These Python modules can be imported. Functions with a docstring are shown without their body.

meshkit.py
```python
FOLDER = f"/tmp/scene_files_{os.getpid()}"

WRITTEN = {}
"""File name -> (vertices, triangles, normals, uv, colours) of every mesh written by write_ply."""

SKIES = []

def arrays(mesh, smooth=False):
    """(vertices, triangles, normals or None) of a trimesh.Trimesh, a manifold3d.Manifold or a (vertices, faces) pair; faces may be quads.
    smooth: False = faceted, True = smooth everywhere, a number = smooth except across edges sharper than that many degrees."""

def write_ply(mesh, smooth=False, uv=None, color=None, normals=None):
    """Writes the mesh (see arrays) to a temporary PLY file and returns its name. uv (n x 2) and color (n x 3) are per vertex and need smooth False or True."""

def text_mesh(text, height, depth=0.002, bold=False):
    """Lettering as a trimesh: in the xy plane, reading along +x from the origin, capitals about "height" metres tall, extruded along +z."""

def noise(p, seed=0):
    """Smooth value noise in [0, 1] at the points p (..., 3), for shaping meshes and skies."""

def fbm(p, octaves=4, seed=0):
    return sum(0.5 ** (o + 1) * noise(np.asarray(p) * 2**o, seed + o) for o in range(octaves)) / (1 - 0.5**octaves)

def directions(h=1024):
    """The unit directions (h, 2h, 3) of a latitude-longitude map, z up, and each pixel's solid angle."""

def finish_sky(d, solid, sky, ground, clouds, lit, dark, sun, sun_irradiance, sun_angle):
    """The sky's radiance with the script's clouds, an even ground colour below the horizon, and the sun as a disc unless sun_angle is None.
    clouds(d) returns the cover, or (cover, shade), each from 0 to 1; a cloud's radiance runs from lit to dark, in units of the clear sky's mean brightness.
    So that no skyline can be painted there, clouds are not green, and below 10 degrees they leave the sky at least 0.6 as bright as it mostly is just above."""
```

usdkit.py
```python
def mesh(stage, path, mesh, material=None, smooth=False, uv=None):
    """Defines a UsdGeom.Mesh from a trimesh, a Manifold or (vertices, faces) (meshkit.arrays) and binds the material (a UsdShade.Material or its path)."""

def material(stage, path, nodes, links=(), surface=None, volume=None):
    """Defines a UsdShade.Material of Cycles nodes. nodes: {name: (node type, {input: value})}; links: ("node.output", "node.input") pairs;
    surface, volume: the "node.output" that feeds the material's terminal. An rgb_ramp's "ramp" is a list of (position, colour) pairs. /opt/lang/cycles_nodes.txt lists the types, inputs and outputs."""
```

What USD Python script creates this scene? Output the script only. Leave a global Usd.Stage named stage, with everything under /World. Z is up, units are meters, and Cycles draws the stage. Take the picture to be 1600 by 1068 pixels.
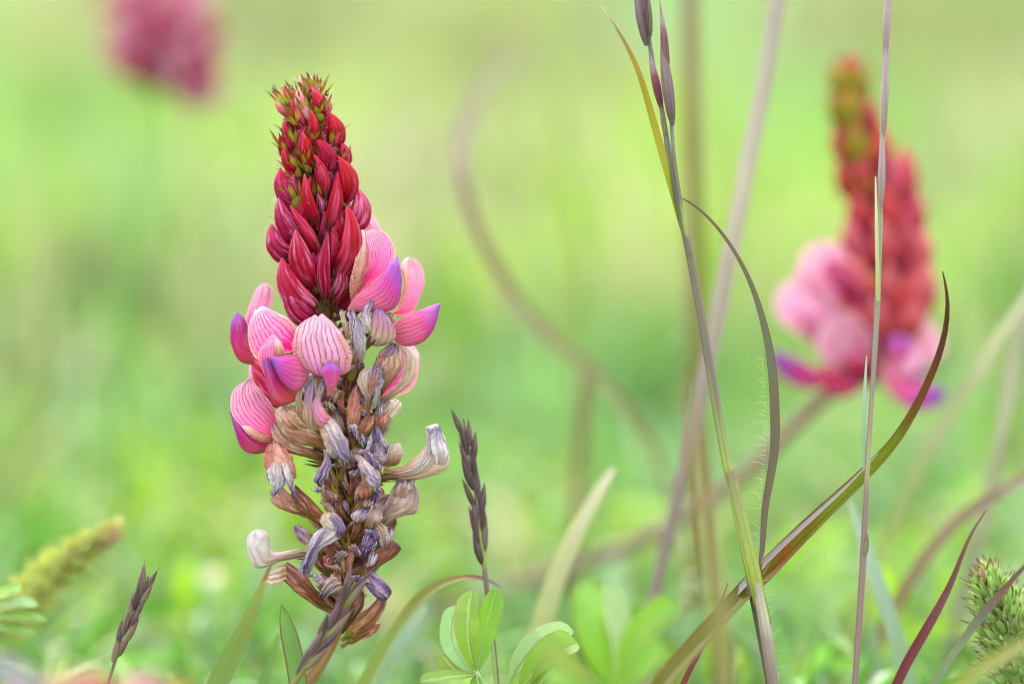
import math, random
import numpy as np
import usdkit
from scipy.interpolate import CubicSpline
from pxr import Usd, UsdGeom, UsdLux, UsdShade, Sdf, Gf, Vt

# ------------------------------------------------------------------ camera, sky, sun, exposure
stage = Usd.Stage.CreateInMemory()
UsdGeom.SetStageUpAxis(stage, 'Z')
UsdGeom.SetStageMetersPerUnit(stage, 1.0)
UsdGeom.Xform.Define(stage, '/World')
EXPOSURE = 2.2
SUN_I, SUN_ANGLE, SUN_EL, SUN_AZ = 0.4, 12.0, 50.0, 335.0   # azimuth from +y towards +x
SKY_STRENGTH = 0.12
FSTOP = 5.6
D = 375.0            # mm from the lens to the plane in focus
PITCH = math.radians(10.0)
H0 = 90.0            # mm above the ground of the middle of the picture in that plane
S = 135.0 / 1600     # mm per photograph pixel in that plane

EX = np.array([1.0, 0, 0]); EY = np.array([0, math.sin(PITCH), math.cos(PITCH)]); EZ = np.array([0, -math.cos(PITCH), math.sin(PITCH)])
BASIS = np.stack([EX, EY, EZ])                      # rows: camera axes in the world

def world(p):
    """camera-aligned millimetres (x right, y up, z towards the lens) -> world metres"""
    return (np.asarray(p, float) @ BASIS + [0, 0, H0]) / 1000.0

def local(w):
    return (np.asarray(w, float) * 1000.0 - [0, 0, H0]) @ BASIS.T

def at(px, py, d=0.0):
    f = (D + d) / D
    return np.array([(px - 800) * S * f, (534 - py) * S * f, -d])

cam = UsdGeom.Camera.Define(stage, '/World/camera')
M = np.eye(4); M[:3, :3] = BASIS; M[3, :3] = world([0, 0, D])
cam.AddTransformOp().Set(Gf.Matrix4d(*M.ravel().tolist()))
cam.CreateFocalLengthAttr(100.0); cam.CreateHorizontalApertureAttr(36.0); cam.CreateVerticalApertureAttr(24.0)
cam.CreateFStopAttr(FSTOP); cam.CreateFocusDistanceAttr(D / 1000.0)
cam.CreateClippingRangeAttr(Gf.Vec2f(0.01, 1000.0))
cam.CreateExposureAttr(EXPOSURE)

class Net:
    def __init__(s): s.n, s.l = {}, []
    def add(s, kind, **kw):
        name = f'{kind}_{len(s.n)}'; vals = {}
        for k, v in kw.items():
            if isinstance(v, str) and '.' in v: s.l.append((v, f'{name}.{k}'))
            else: vals[k] = v
        s.n[name] = (kind, vals)
        return name
    def math(s, op, a, b=0.0, **kw): return s.add('math', math_type=op, value1=a, value2=b, **kw) + '.value'
    def mix(s, fac, a, b, t='mix'): return s.add('mix', mix_type=t, fac=fac, color1=a, color2=b) + '.color'
    def ramp(s, fac, stops): return s.add('rgb_ramp', fac=fac, ramp=[(p, tuple(c) if np.ndim(c) else (c, c, c)) for p, c in stops]) + '.color'
    def range(s, v, a, b, c=0.0, d=1.0, kind='smoothstep'): return s.add('map_range', range_type=kind, value=v, from_min=a, from_max=b, to_min=c, to_max=d, clamp=True) + '.result'
    def done(s, name, surface=None): return usdkit.material(stage, '/World/Looks/' + name, s.n, s.l, surface=surface)

UsdGeom.Scope.Define(stage, '/World/Looks')
az, el = math.radians(SUN_AZ), math.radians(SUN_EL)
sun_dir = np.array([math.cos(el) * math.sin(az), math.cos(el) * math.cos(az), math.sin(el)])
g = Net()
sky = g.add('sky_texture', sky_type='single_scattering', sun_disc=False, sun_elevation=el, sun_rotation=az) + '.color'
tc = g.add('texture_coordinate') + '.generated'
cl = g.add('noise_texture', vector=tc, scale=2.2, detail=5.0, roughness=0.55) + '.fac'
cover = g.range(cl, 0.30, 0.52, 0.25, 0.95)
col = g.mix(cover, sky, (7.2, 7.2, 7.0))
bg = g.add('background_shader', color=col, strength=SKY_STRENGTH)
dome = UsdLux.DomeLight.Define(stage, '/World/sky')
UsdShade.MaterialBindingAPI.Apply(dome.GetPrim()).Bind(g.done('overcast_sky', bg + '.background'))
sun = UsdLux.DistantLight.Define(stage, '/World/sun')
sun.CreateIntensityAttr(SUN_I); sun.CreateAngleAttr(SUN_ANGLE); sun.CreateNormalizeAttr(True); sun.CreateColorAttr(Gf.Vec3f(1.0, 0.95, 0.87))
zax = sun_dir; xax = np.cross([0, 0, 1.0], zax); xax /= np.linalg.norm(xax); yax = np.cross(zax, xax)
MS = np.eye(4); MS[0, :3], MS[1, :3], MS[2, :3] = xax, yax, zax
sun.AddTransformOp().Set(Gf.Matrix4d(*MS.ravel().tolist()))

def keys(prim, **kw):
    for k, v in kw.items():
        if v: prim.SetCustomDataByKey(k, v)
keys(dome.GetPrim(), kind='structure', label='pale bright cloudy sky above the meadow', category='sky')

# ------------------------------------------------------------------ materials
def srgb(r, g_, b, k=1.0):
    f = lambda c: ((c / 255 + 0.055) / 1.055) ** 2.4 if c > 10 else c / 255 / 12.92
    return tuple(k * f(c) for c in (r, g_, b))

def plant(name, ramp, veins=None, edge=None, speck=None, mottle=0.25, mscale=(5, 14), trans=0.3, rough=0.5, spec=0.3, jitter=0.1, hue=0.01, bump=0.3, streak=None, gain=1.0, side=None, fork=False):
    """ramp: colour along the length (v). veins: (count, colour, strength, width, v0, v1, warp) lines along the length. edge: (colour, start, strength) towards both margins."""
    n = Net()
    uv = n.add('texture_coordinate') + '.UV'
    sep = n.add('separate_xyz', vector=uv); u, v = sep + '.x', sep + '.y'
    rnd = n.add('object_info') + '.random'
    off = n.add('combine_xyz', x=n.math('multiply', rnd, 37.0), y=n.math('multiply', rnd, 91.0), z=rnd) + '.vector'
    mp = n.add('mapping', vector=uv, scale=(mscale[0], mscale[1], 1.0)) + '.vector'
    vec = n.add('vector_math', math_type='add', vector1=mp, vector2=off) + '.vector'
    nz = n.add('noise_texture', vector=vec, scale=1.0, detail=4.0, roughness=0.6) + '.fac'
    nz2 = n.add('noise_texture', vector=vec, scale=0.33, detail=2.0) + '.fac'
    vv = n.math('add', v, n.math('multiply', n.math('subtract', nz2, 0.5), 0.25))
    col = n.ramp(vv, ramp)
    e = n.math('multiply', n.math('absolute', n.math('subtract', u, 0.5)), 2.0)
    height = nz
    if streak:     # soft light streaks along the length: (colour, strength, count)
        mp2 = n.add('mapping', vector=uv, scale=(streak[2], 1.3, 1.0)) + '.vector'
        v2 = n.add('vector_math', math_type='add', vector1=mp2, vector2=off) + '.vector'
        st = n.add('noise_texture', vector=v2, scale=1.0, detail=3.0, roughness=0.65, distortion=0.3) + '.fac'
        m = n.math('multiply', n.range(st, 0.46, 0.64), streak[1])
        col = n.mix(m, col, streak[0]); height = st
    if edge:
        col = n.mix(n.math('multiply', n.range(n.math('add', e, n.math('multiply', n.math('subtract', nz, 0.5), 0.25)), edge[1], min(1.0, edge[1] + 0.22)), edge[2]), col, edge[0])
    if veins:
        cnt, vc, stg, wd, v0, v1, warp = veins
        cn = n.math('multiply', float(cnt), n.math('add', .85, n.math('multiply', rnd, .3)))
        x = n.math('add', n.math('multiply', u, cn), n.math('multiply', n.math('subtract', nz2, 0.5), warp))
        d = n.math('multiply', n.math('absolute', n.math('subtract', n.math('fraction', x), 0.5)), 2.0)
        m = n.range(d, wd, wd * 0.25)
        m = n.math('multiply', m, n.math('multiply', n.range(v, v0 - 0.08, v0 + 0.05), n.range(v, v1 + 0.12, v1 - 0.08)))
        if fork:   # finer veins between them towards the far edge
            d2 = n.math('multiply', n.math('absolute', n.math('subtract', n.math('fraction', n.math('add', n.math('multiply', x, 2.0), n.math('multiply', nz, .5))), 0.5)), 2.0)
            m = n.math('maximum', m, n.math('multiply', n.math('multiply', n.range(d2, wd, wd * .3), n.range(v, .42, .62)), n.math('multiply', n.range(v, .97, .85), .55)))
        m = n.math('multiply', m, n.math('multiply', n.range(nz, 0.25, 0.6, 0.25, 1.0), stg))
        col = n.mix(m, col, vc)
        height = n.math('subtract', height, m)
    if speck:
        sc, th, s0, stg = speck[1], speck[2], speck[3], speck[4]
        mp3 = n.add('mapping', vector=uv, scale=(sc, sc * 1.1, 1.0)) + '.vector'
        vo = n.add('noise_texture', vector=n.add('vector_math', math_type='add', vector1=mp3, vector2=off) + '.vector', scale=1.0, detail=1.0) + '.fac'
        where = n.math('multiply', n.range(e, s0, s0 + 0.35), n.range(v, 0.8, 0.5))
        where = n.math('maximum', where, n.math('multiply', n.range(v, 0.28, 0.05), n.range(e, 0.1, 0.4)))
        col = n.mix(n.math('multiply', where, 0.55), col, speck[5])
        col = n.mix(n.math('multiply', n.math('multiply', n.range(vo, th, th + 0.07), where), stg), col, speck[0])
    if side:       # side veins of a leaf: (count, colour, strength)
        x = n.math('subtract', n.math('add', n.math('multiply', v, float(side[0])), n.math('multiply', nz2, 1.2)), n.math('multiply', e, side[0] * .28))
        d = n.math('multiply', n.math('absolute', n.math('subtract', n.math('fraction', x), 0.5)), 2.0)
        m = n.math('multiply', n.range(d, .4, .1), side[2])
        col = n.mix(m, col, side[1]); height = n.math('subtract', height, m)
    val = n.math('multiply', n.math('add', 1.0 - mottle / 2 - jitter, n.math('add', n.math('multiply', nz, mottle), n.math('multiply', rnd, 2 * jitter))), gain)
    hu = n.math('add', 0.5 - hue, n.math('multiply', rnd, 2 * hue))
    col = n.add('hsv', color=col, value=val, hue=hu) + '.color'
    kw = dict(base_color=col, roughness=rough, specular_ior_level=spec)
    if bump: kw['normal'] = n.add('bump', height=height, strength=bump, distance=0.0003) + '.normal'
    p = n.add('principled_bsdf', **kw) + '.BSDF'
    if trans:
        tcol = n.add('hsv', color=col, saturation=1.12, value=1.15) + '.color'
        t = n.add('translucent_bsdf', color=tcol) + '.BSDF'
        p = n.add('mix_closure', fac=trans, closure1=p, closure2=t) + '.closure'
    return n.done(name, p)

K = 0.55    # the photograph is exposed brightly: its tones are brighter than the plants'
C = lambda *a: srgb(*a, K)
L = dict(
    bud_crimson=plant('bud_crimson', [(0, C(96, 4, 30)), (0.3, C(172, 0, 46)), (0.8, C(206, 4, 62)), (1, C(214, 24, 76))], veins=(9, C(84, 0, 24), 0.5, 0.6, 0.0, 1.0, 1.4), mscale=(3, 2.5), streak=(C(246, 90, 150), 0.55, 7), edge=(C(120, 40, 8), 0.85, 0.8), trans=0.25, rough=0.5, spec=0.16, mottle=.3),
    bud_scarlet=plant('bud_scarlet', [(0, C(124, 14, 22)), (0.35, C(186, 2, 46)), (0.85, C(214, 8, 64)), (1, C(236, 96, 96))], veins=(8, C(110, 0, 24), 0.4, 0.6, 0.0, 1.0, 1.4), mscale=(3, 2.5), streak=(C(248, 100, 146), 0.5, 6), edge=(C(170, 74, 14), 0.82, 0.8), trans=0.25, rough=0.5, spec=0.16, mottle=.3),
    bud_striped=plant('bud_striped', [(0, C(130, 4, 44)), (0.25, C(186, 4, 64)), (0.7, C(200, 20, 84)), (1, C(206, 44, 92))], veins=(10, C(104, 0, 36), 0.75, 0.6, 0.02, 1.0, 1.4), mscale=(3, 2.5), streak=(C(250, 140, 190), 0.8, 8), edge=(C(140, 56, 14), 0.86, 0.75), trans=0.27, rough=0.5, spec=0.16, mottle=.3),
    bud_pale=plant('bud_pale', [(0, C(200, 60, 80)), (0.4, C(226, 100, 120)), (1, C(244, 190, 180))], streak=(C(250, 215, 205), 0.5, 7), veins=(9, C(190, 40, 70), 0.3, 0.4, 0.1, 0.8, 1.0), trans=0.3, rough=0.42),
    calyx_green=plant('calyx_green', [(0, C(120, 70, 50)), (0.2, C(140, 136, 24)), (0.55, C(170, 168, 20)), (0.74, C(140, 64, 44)), (0.9, C(60, 24, 30)), (1, C(44, 18, 24))], mottle=0.4, streak=(C(150, 80, 60), 0.55, 9), trans=0.2, rough=0.55, jitter=0.2),
    calyx_dark=plant('calyx_dark', [(0, C(96, 60, 34)), (0.3, C(88, 52, 34)), (0.65, C(70, 34, 30)), (1, C(48, 20, 24))], mottle=0.4, streak=(C(140, 110, 50), 0.5, 9), trans=0.12, rough=0.6, jitter=0.2),
    calyx_olive=plant('calyx_olive', [(0, C(160, 150, 30)), (0.35, C(148, 122, 50)), (0.6, C(110, 70, 44)), (1, C(58, 30, 30))], mottle=0.4, streak=(C(110, 60, 40), 0.6, 8), trans=0.15, rough=0.6, jitter=0.2),
    banner_pink=plant('banner_pink', [(0, C(232, 40, 124)), (0.25, C(240, 84, 160)), (0.6, C(248, 148, 202)), (0.93, C(252, 184, 220)), (1, C(250, 220, 224))], veins=(10, C(186, 0, 84), 1.0, 0.34, 0.04, 0.93, 1.3), speck=(C(170, 50, 56), 70, 0.54, 0.66, 0.85, C(244, 192, 170)), gain=1.15, trans=0.36, rough=0.5, spec=0.15, mottle=0.16, jitter=0.04, fork=True, edge=(C(252, 226, 230), .93, .8)),
    banner_white=plant('banner_white', [(0, C(226, 90, 116)), (0.3, C(246, 160, 210)), (0.65, C(252, 206, 240)), (1, C(248, 210, 220))], veins=(11, C(196, 0, 96), 1.0, 0.34, 0.1, 0.94, 1.2), speck=(C(176, 52, 60), 70, 0.50, 0.5, 0.9, C(244, 192, 168)), trans=0.34, rough=0.5, spec=0.15, mottle=0.14, jitter=0.04, fork=True, edge=(C(250, 232, 226), .93, .8)),
    banner_soft=plant('banner_soft', [(0, C(240, 100, 130)), (0.4, C(244, 146, 192)), (0.8, C(252, 192, 220)), (1, C(250, 204, 216))], veins=(10, C(206, 30, 120), 0.9, 0.34, 0.04, 0.97, 1.2), edge=(C(248, 214, 200), 0.78, 0.55), trans=0.36, rough=0.5, spec=0.15, mottle=0.16, jitter=0.05, fork=True),
    banner_fold=plant('banner_fold', [(0, C(226, 120, 110)), (0.35, C(236, 170, 150)), (0.7, C(250, 206, 200)), (1, C(250, 226, 226))], veins=(5, C(220, 90, 120), 0.4, 0.4, 0.1, 0.9, 1.0), speck=(C(160, 50, 44), 46, 0.5, 0.0, 0.95, C(240, 190, 168)), trans=0.36, rough=0.5, spec=0.15, mottle=0.14, jitter=0.04),
    keel_purple=plant('keel_purple', [(0, C(250, 150, 164)), (0.4, C(244, 110, 168)), (0.6, C(224, 80, 184)), (0.76, C(172, 92, 210)), (1, C(140, 84, 190))], veins=(22, C(190, 20, 130), 0.5, 0.5, 0.15, 0.97, 1.2), edge=(C(140, 92, 60), 0.9, 0.7), streak=(C(250, 160, 200), 0.35, 7), trans=0.3, rough=0.5, spec=0.18, mottle=0.2, jitter=0.05),
    keel_deep=plant('keel_deep', [(0, C(240, 120, 120)), (0.35, C(232, 70, 120)), (0.6, C(206, 40, 140)), (0.82, C(150, 70, 180)), (1, C(116, 76, 160))], veins=(20, C(130, 20, 120), 0.5, 0.5, 0.15, 0.97, 1.2), edge=(C(126, 100, 66), 0.88, 0.75), streak=(C(240, 150, 170), 0.4, 7), trans=0.28, rough=0.5, spec=0.18, mottle=0.22, jitter=0.05),
    wither_tan=plant('wither_tan', [(0, C(150, 136, 40)), (0.22, C(164, 116, 88)), (0.6, C(190, 144, 126)), (0.85, C(168, 136, 132)), (1, C(110, 84, 104))], veins=(9, C(112, 66, 70), 0.38, 0.5, 0.05, 1.0, 4.0), streak=(C(232, 204, 184), 0.6, 7), edge=(C(190, 170, 40), 0.84, 0.75), trans=0.28, rough=0.7, spec=0.12, mottle=0.45, jitter=0.1, mscale=(7, 9), bump=.4, gain=1.25),
    wither_mauve=plant('wither_mauve', [(0, C(150, 110, 60)), (0.25, C(176, 114, 104)), (0.6, C(150, 112, 124)), (0.85, C(120, 92, 130)), (1, C(84, 64, 104))], veins=(8, C(90, 54, 76), 0.38, 0.5, 0.0, 1.0, 4.0), streak=(C(222, 206, 206), 0.6, 7), edge=(C(150, 120, 80), 0.86, 0.5), trans=0.28, rough=0.7, spec=0.12, mottle=0.45, jitter=0.1, mscale=(7, 9), bump=.4, gain=1.25),
    wither_lilac=plant('wither_lilac', [(0, C(184, 150, 136)), (0.3, C(190, 166, 176)), (0.6, C(160, 140, 172)), (1, C(112, 96, 140))], veins=(7, C(84, 58, 110), 0.38, 0.55, 0.0, 1.0, 5.0), streak=(C(240, 232, 232), 0.8, 6), edge=(C(96, 72, 120), 0.86, 0.6), trans=0.28, rough=0.7, spec=0.12, mottle=0.45, jitter=0.1, mscale=(7, 9), bump=.4, gain=1.25),
    wither_blue=plant('wither_blue', [(0, C(176, 150, 146)), (0.3, C(180, 168, 172)), (0.65, C(160, 154, 174)), (1, C(110, 92, 124))], veins=(6, C(84, 72, 120), 0.38, 0.5, 0.0, 1.0, 5.0), streak=(C(232, 230, 234), 0.7, 6), edge=(C(92, 74, 122), 0.84, 0.6), trans=0.28, rough=0.7, spec=0.12, mottle=0.45, jitter=0.1, mscale=(7, 9), bump=.4, gain=1.25),
    wither_cream=plant('wither_cream', [(0, C(196, 170, 70)), (0.2, C(206, 164, 140)), (0.6, C(232, 208, 190)), (1, C(232, 220, 212))], veins=(7, C(176, 130, 134), 0.38, 0.5, 0.0, 1.0, 4.0), streak=(C(246, 236, 226), 0.5, 6), edge=(C(206, 182, 80), 0.86, 0.6), trans=0.28, rough=0.7, spec=0.12, mottle=0.45, jitter=0.1, mscale=(7, 9), bump=.4, gain=0.98),
    wither_brown=plant('wither_brown', [(0, C(140, 136, 30)), (0.2, C(140, 92, 52)), (0.6, C(134, 84, 66)), (1, C(96, 60, 72))], veins=(7, C(76, 44, 36), 0.38, 0.5, 0.0, 1.0, 4.0), streak=(C(206, 160, 130), 0.6, 7), trans=0.28, rough=0.7, spec=0.12, mottle=0.45, jitter=0.1, mscale=(7, 9), bump=.4, gain=1.25),
    wither_violet=plant('wither_violet', [(0, C(170, 140, 150)), (0.3, C(136, 106, 142)), (0.7, C(108, 84, 130)), (1, C(76, 56, 92))], veins=(6, C(60, 44, 92), 0.38, 0.5, 0.0, 1.0, 4.0), streak=(C(206, 190, 214), 0.6, 6), edge=(C(214, 204, 206), 0.84, 0.7), trans=0.28, rough=0.7, spec=0.12, mottle=0.45, jitter=0.1, mscale=(7, 9), bump=.4, gain=1.25),
    wither_pinkish=plant('wither_pinkish', [(0, C(160, 140, 50)), (0.2, C(196, 136, 110)), (0.6, C(190, 116, 110)), (1, C(140, 84, 100))], veins=(7, C(130, 66, 70), 0.38, 0.5, 0.0, 1.0, 4.0), streak=(C(236, 190, 170), 0.6, 7), trans=0.28, rough=0.7, spec=0.12, mottle=0.45, jitter=0.1, mscale=(7, 9), bump=.4, gain=1.25),
    wither_pale=plant('wither_pale', [(0, C(206, 170, 140)), (0.3, C(214, 186, 176)), (0.65, C(232, 222, 220)), (1, C(206, 198, 210))], veins=(7, C(160, 120, 140), 0.38, 0.5, 0.0, 1.0, 4.0), streak=(C(250, 246, 240), 0.6, 6), trans=0.28, rough=0.7, spec=0.12, mottle=0.45, jitter=0.1, mscale=(7, 9), bump=.4, gain=0.98),
    wither_grey=plant('wither_grey', [(0, C(150, 126, 70)), (0.25, C(170, 130, 110)), (0.6, C(176, 150, 146)), (0.85, C(130, 110, 124)), (1, C(84, 62, 90))], veins=(9, C(110, 76, 90), 0.38, 0.5, 0.0, 1.0, 4.0), streak=(C(224, 210, 204), 0.6, 7), trans=0.28, rough=0.7, spec=0.12, mottle=0.45, jitter=0.1, mscale=(7, 9), bump=.4, gain=1.25),
    mauve_stem=plant('mauve_stem', [(0, C(110, 92, 84)), (.6, C(130, 104, 92)), (.85, C(110, 70, 50)), (1, C(80, 70, 30))], mottle=.3, trans=0.0, rough=.6, bump=0),
    bud_dusky=plant('bud_dusky', [(0, C(110, 40, 30)), (.4, C(190, 40, 60)), (1, C(206, 70, 76))], mottle=.4, trans=.25, rough=.6, bump=0, jitter=.2),
    bud_dusty=plant('bud_dusty', [(0, C(120, 40, 40)), (.4, C(196, 64, 84)), (1, C(220, 110, 120))], mottle=.4, trans=.25, rough=.6, bump=0, jitter=.2),
    olive_bud=plant('olive_bud', [(0, C(110, 80, 20)), (.5, C(150, 140, 10)), (1, C(170, 110, 40))], mottle=.4, trans=.2, rough=.6, bump=0),
    keel_faded=plant('keel_faded', [(0, C(206, 180, 130)), (0.35, C(222, 176, 160)), (0.6, C(190, 130, 170)), (0.85, C(120, 96, 160)), (1, C(96, 84, 146))], veins=(12, C(120, 70, 130), 0.5, 0.5, 0.1, 0.95, 1.0), edge=(C(120, 96, 76), 0.84, 0.8), streak=(C(240, 220, 210), 0.4, 8), trans=0.25, rough=0.45),
    flower_stem=plant('flower_stem', [(0, C(120, 90, 84)), (0.3, C(140, 104, 74)), (0.6, C(160, 116, 54)), (0.8, C(90, 70, 34)), (1, C(70, 56, 26))], mottle=0.5, mscale=(4, 40), veins=(8, C(96, 74, 30), 0.5, 0.6, 0, 1, 1.5), trans=0.0, rough=0.6),
)

# ------------------------------------------------------------------ shapes (all in camera-aligned millimetres)
def unit(a): return a / np.maximum(np.linalg.norm(a, axis=-1, keepdims=True), 1e-12)

def spline(pts, n):
    p = np.asarray(pts, float)
    if len(p) == 2: return p[0] + (p[1] - p[0]) * np.linspace(0, 1, n)[:, None]
    t = np.r_[0, np.cumsum(np.linalg.norm(np.diff(p, axis=0), axis=1) ** 0.6)]
    return CubicSpline(t, p, bc_type='natural')(np.linspace(0, t[-1], n))

def prof(xs, ys, n):
    """smooth profile through (xs, ys) sampled n times"""
    from scipy.interpolate import PchipInterpolator
    return PchipInterpolator(xs, ys)(np.linspace(0, 1, n))

def frame(sp, ref, twist=None):
    t = unit(np.gradient(sp, axis=0))
    ref = np.broadcast_to(np.asarray(ref, float), sp.shape)
    nr = unit(ref - (ref * t).sum(1, keepdims=True) * t)
    sd = np.cross(t, nr)
    if twist is not None:
        a = np.radians(twist)[:, None]
        nr, sd = nr * np.cos(a) - sd * np.sin(a), sd * np.cos(a) + nr * np.sin(a)
    return t, nr, sd

def grid_faces(n, m):
    i, j = np.meshgrid(np.arange(n - 1), np.arange(m - 1), indexing='ij')
    a = (i * m + j).ravel(); b = a + 1; c = a + m; d = c + 1
    return np.vstack([np.stack([a, b, d], 1), np.stack([a, d, c], 1)])

def blade(sp, w, ref, fold=0.0, cup=0.0, twist=None, nu=5):
    """a thin leaf or petal: a strip along sp, w wide, facing ref, creased by fold and hollowed by cup"""
    n = len(sp); t, nr, sd = frame(sp, ref, twist)
    x = np.linspace(-1, 1, nu); w = np.broadcast_to(w, (n,))
    fold = np.broadcast_to(fold, (n,))[:, None, None]; cup = np.broadcast_to(cup, (n,))[:, None, None]
    h = w[:, None, None] / 2
    V = sp[:, None] + sd[:, None] * x[None, :, None] * h + nr[:, None] * h * (fold * np.abs(x)[None, :, None] + cup * (x ** 2)[None, :, None])
    uv = np.stack(np.broadcast_arrays((x / 2 + 0.5)[None, :], np.linspace(0, 1, n)[:, None]), -1)
    return V.reshape(-1, 3), grid_faces(n, nu), uv.reshape(-1, 2)

def body(sp, w, th, ref, nu=16, twist=None, ridge=0.0, nridge=6, rseed=0, egg=0.0):
    """a closed rounded shape along sp: w wide, th thick; u = 0 lies on the side that cross(t, ref) points to"""
    n = len(sp); t, nr, sd = frame(sp, ref, twist)
    a = np.linspace(0, 2 * np.pi, nu + 1)
    w = np.broadcast_to(w, (n,))[:, None]; th = np.broadcast_to(th, (n,))[:, None]
    r = np.ones((n, nu + 1))
    if np.max(ridge) > 0:
        v = np.linspace(0, 1, n)[:, None]
        r = 1 + np.broadcast_to(ridge, (n,))[:, None] * (np.sin(nridge * a + rseed + 3 * v) + 0.5 * np.sin((nridge + 3) * a + 2 * rseed - 4 * v))
        r[:, -1] = r[:, 0]
    ca, sa = np.cos(a), np.sin(a)
    sa = sa * (1 - egg * ca)                       # thinner on the u = 0 side
    V = sp[:, None] + sd[:, None] * (ca * r * w / 2)[..., None] + nr[:, None] * (sa * r * th / 2)[..., None]
    uv = np.stack(np.broadcast_arrays((a / (2 * np.pi))[None, :], np.linspace(0, 1, n)[:, None]), -1)
    return V.reshape(-1, 3), grid_faces(n, nu + 1), uv.reshape(-1, 2)

def tube(sp, r, nu=8): 
    t = unit(np.gradient(sp, axis=0)); ref = np.array([0.1, 0.05, 1.0])
    if abs(unit(t.mean(0)) @ unit(ref)) > 0.9: ref = np.array([1.0, 0.1, 0])
    r = np.asarray(r, float)
    return body(sp, 2 * r, 2 * r, ref, nu)

def crumple(g_, amp, freq, seed, grow=True):
    V, F, UV = g_
    rg = np.random.default_rng(seed)
    k = rg.normal(size=(7, 3)) * freq; ph = rg.uniform(0, 6.28, 7); d = unit(rg.normal(size=(7, 3)))
    f = np.sin(V @ k.T + ph)
    # two sheets that share a place move together
    off = (f[:, :, None] * d[None]).sum(1) * amp / 2.2
    if grow: off *= (UV[:, 1:2] ** 0.8)
    return V + off, F, UV

def join(*gs):
    V, F, UV, o = [], [], [], 0
    for v, f, uv in gs:
        V.append(v); F.append(f + o); UV.append(uv); o += len(v)
    return np.vstack(V), np.vstack(F), np.vstack(UV)

# ------------------------------------------------------------------ prims
taken, bases, PRIMS = {}, {}, {}
def numbered(parent, name):
    k = (parent, name); i = taken.get(k, -1) + 1; taken[k] = i
    return f'{parent}/{name}' + (f'_{i:03d}' if i else '')

def thing(name, label, cat, base_local, group=None, kind=None):
    """an Xform on the ground under the given point; its children are its parts"""
    b = world(base_local)
    path = numbered('/World', name)
    x = UsdGeom.Xform.Define(stage, path); x.AddTranslateOp().Set(Gf.Vec3d(*b.tolist()))
    keys(x.GetPrim(), label=label, category=cat, group=group, kind=kind or 'thing')
    bases[path] = b
    return path

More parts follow.
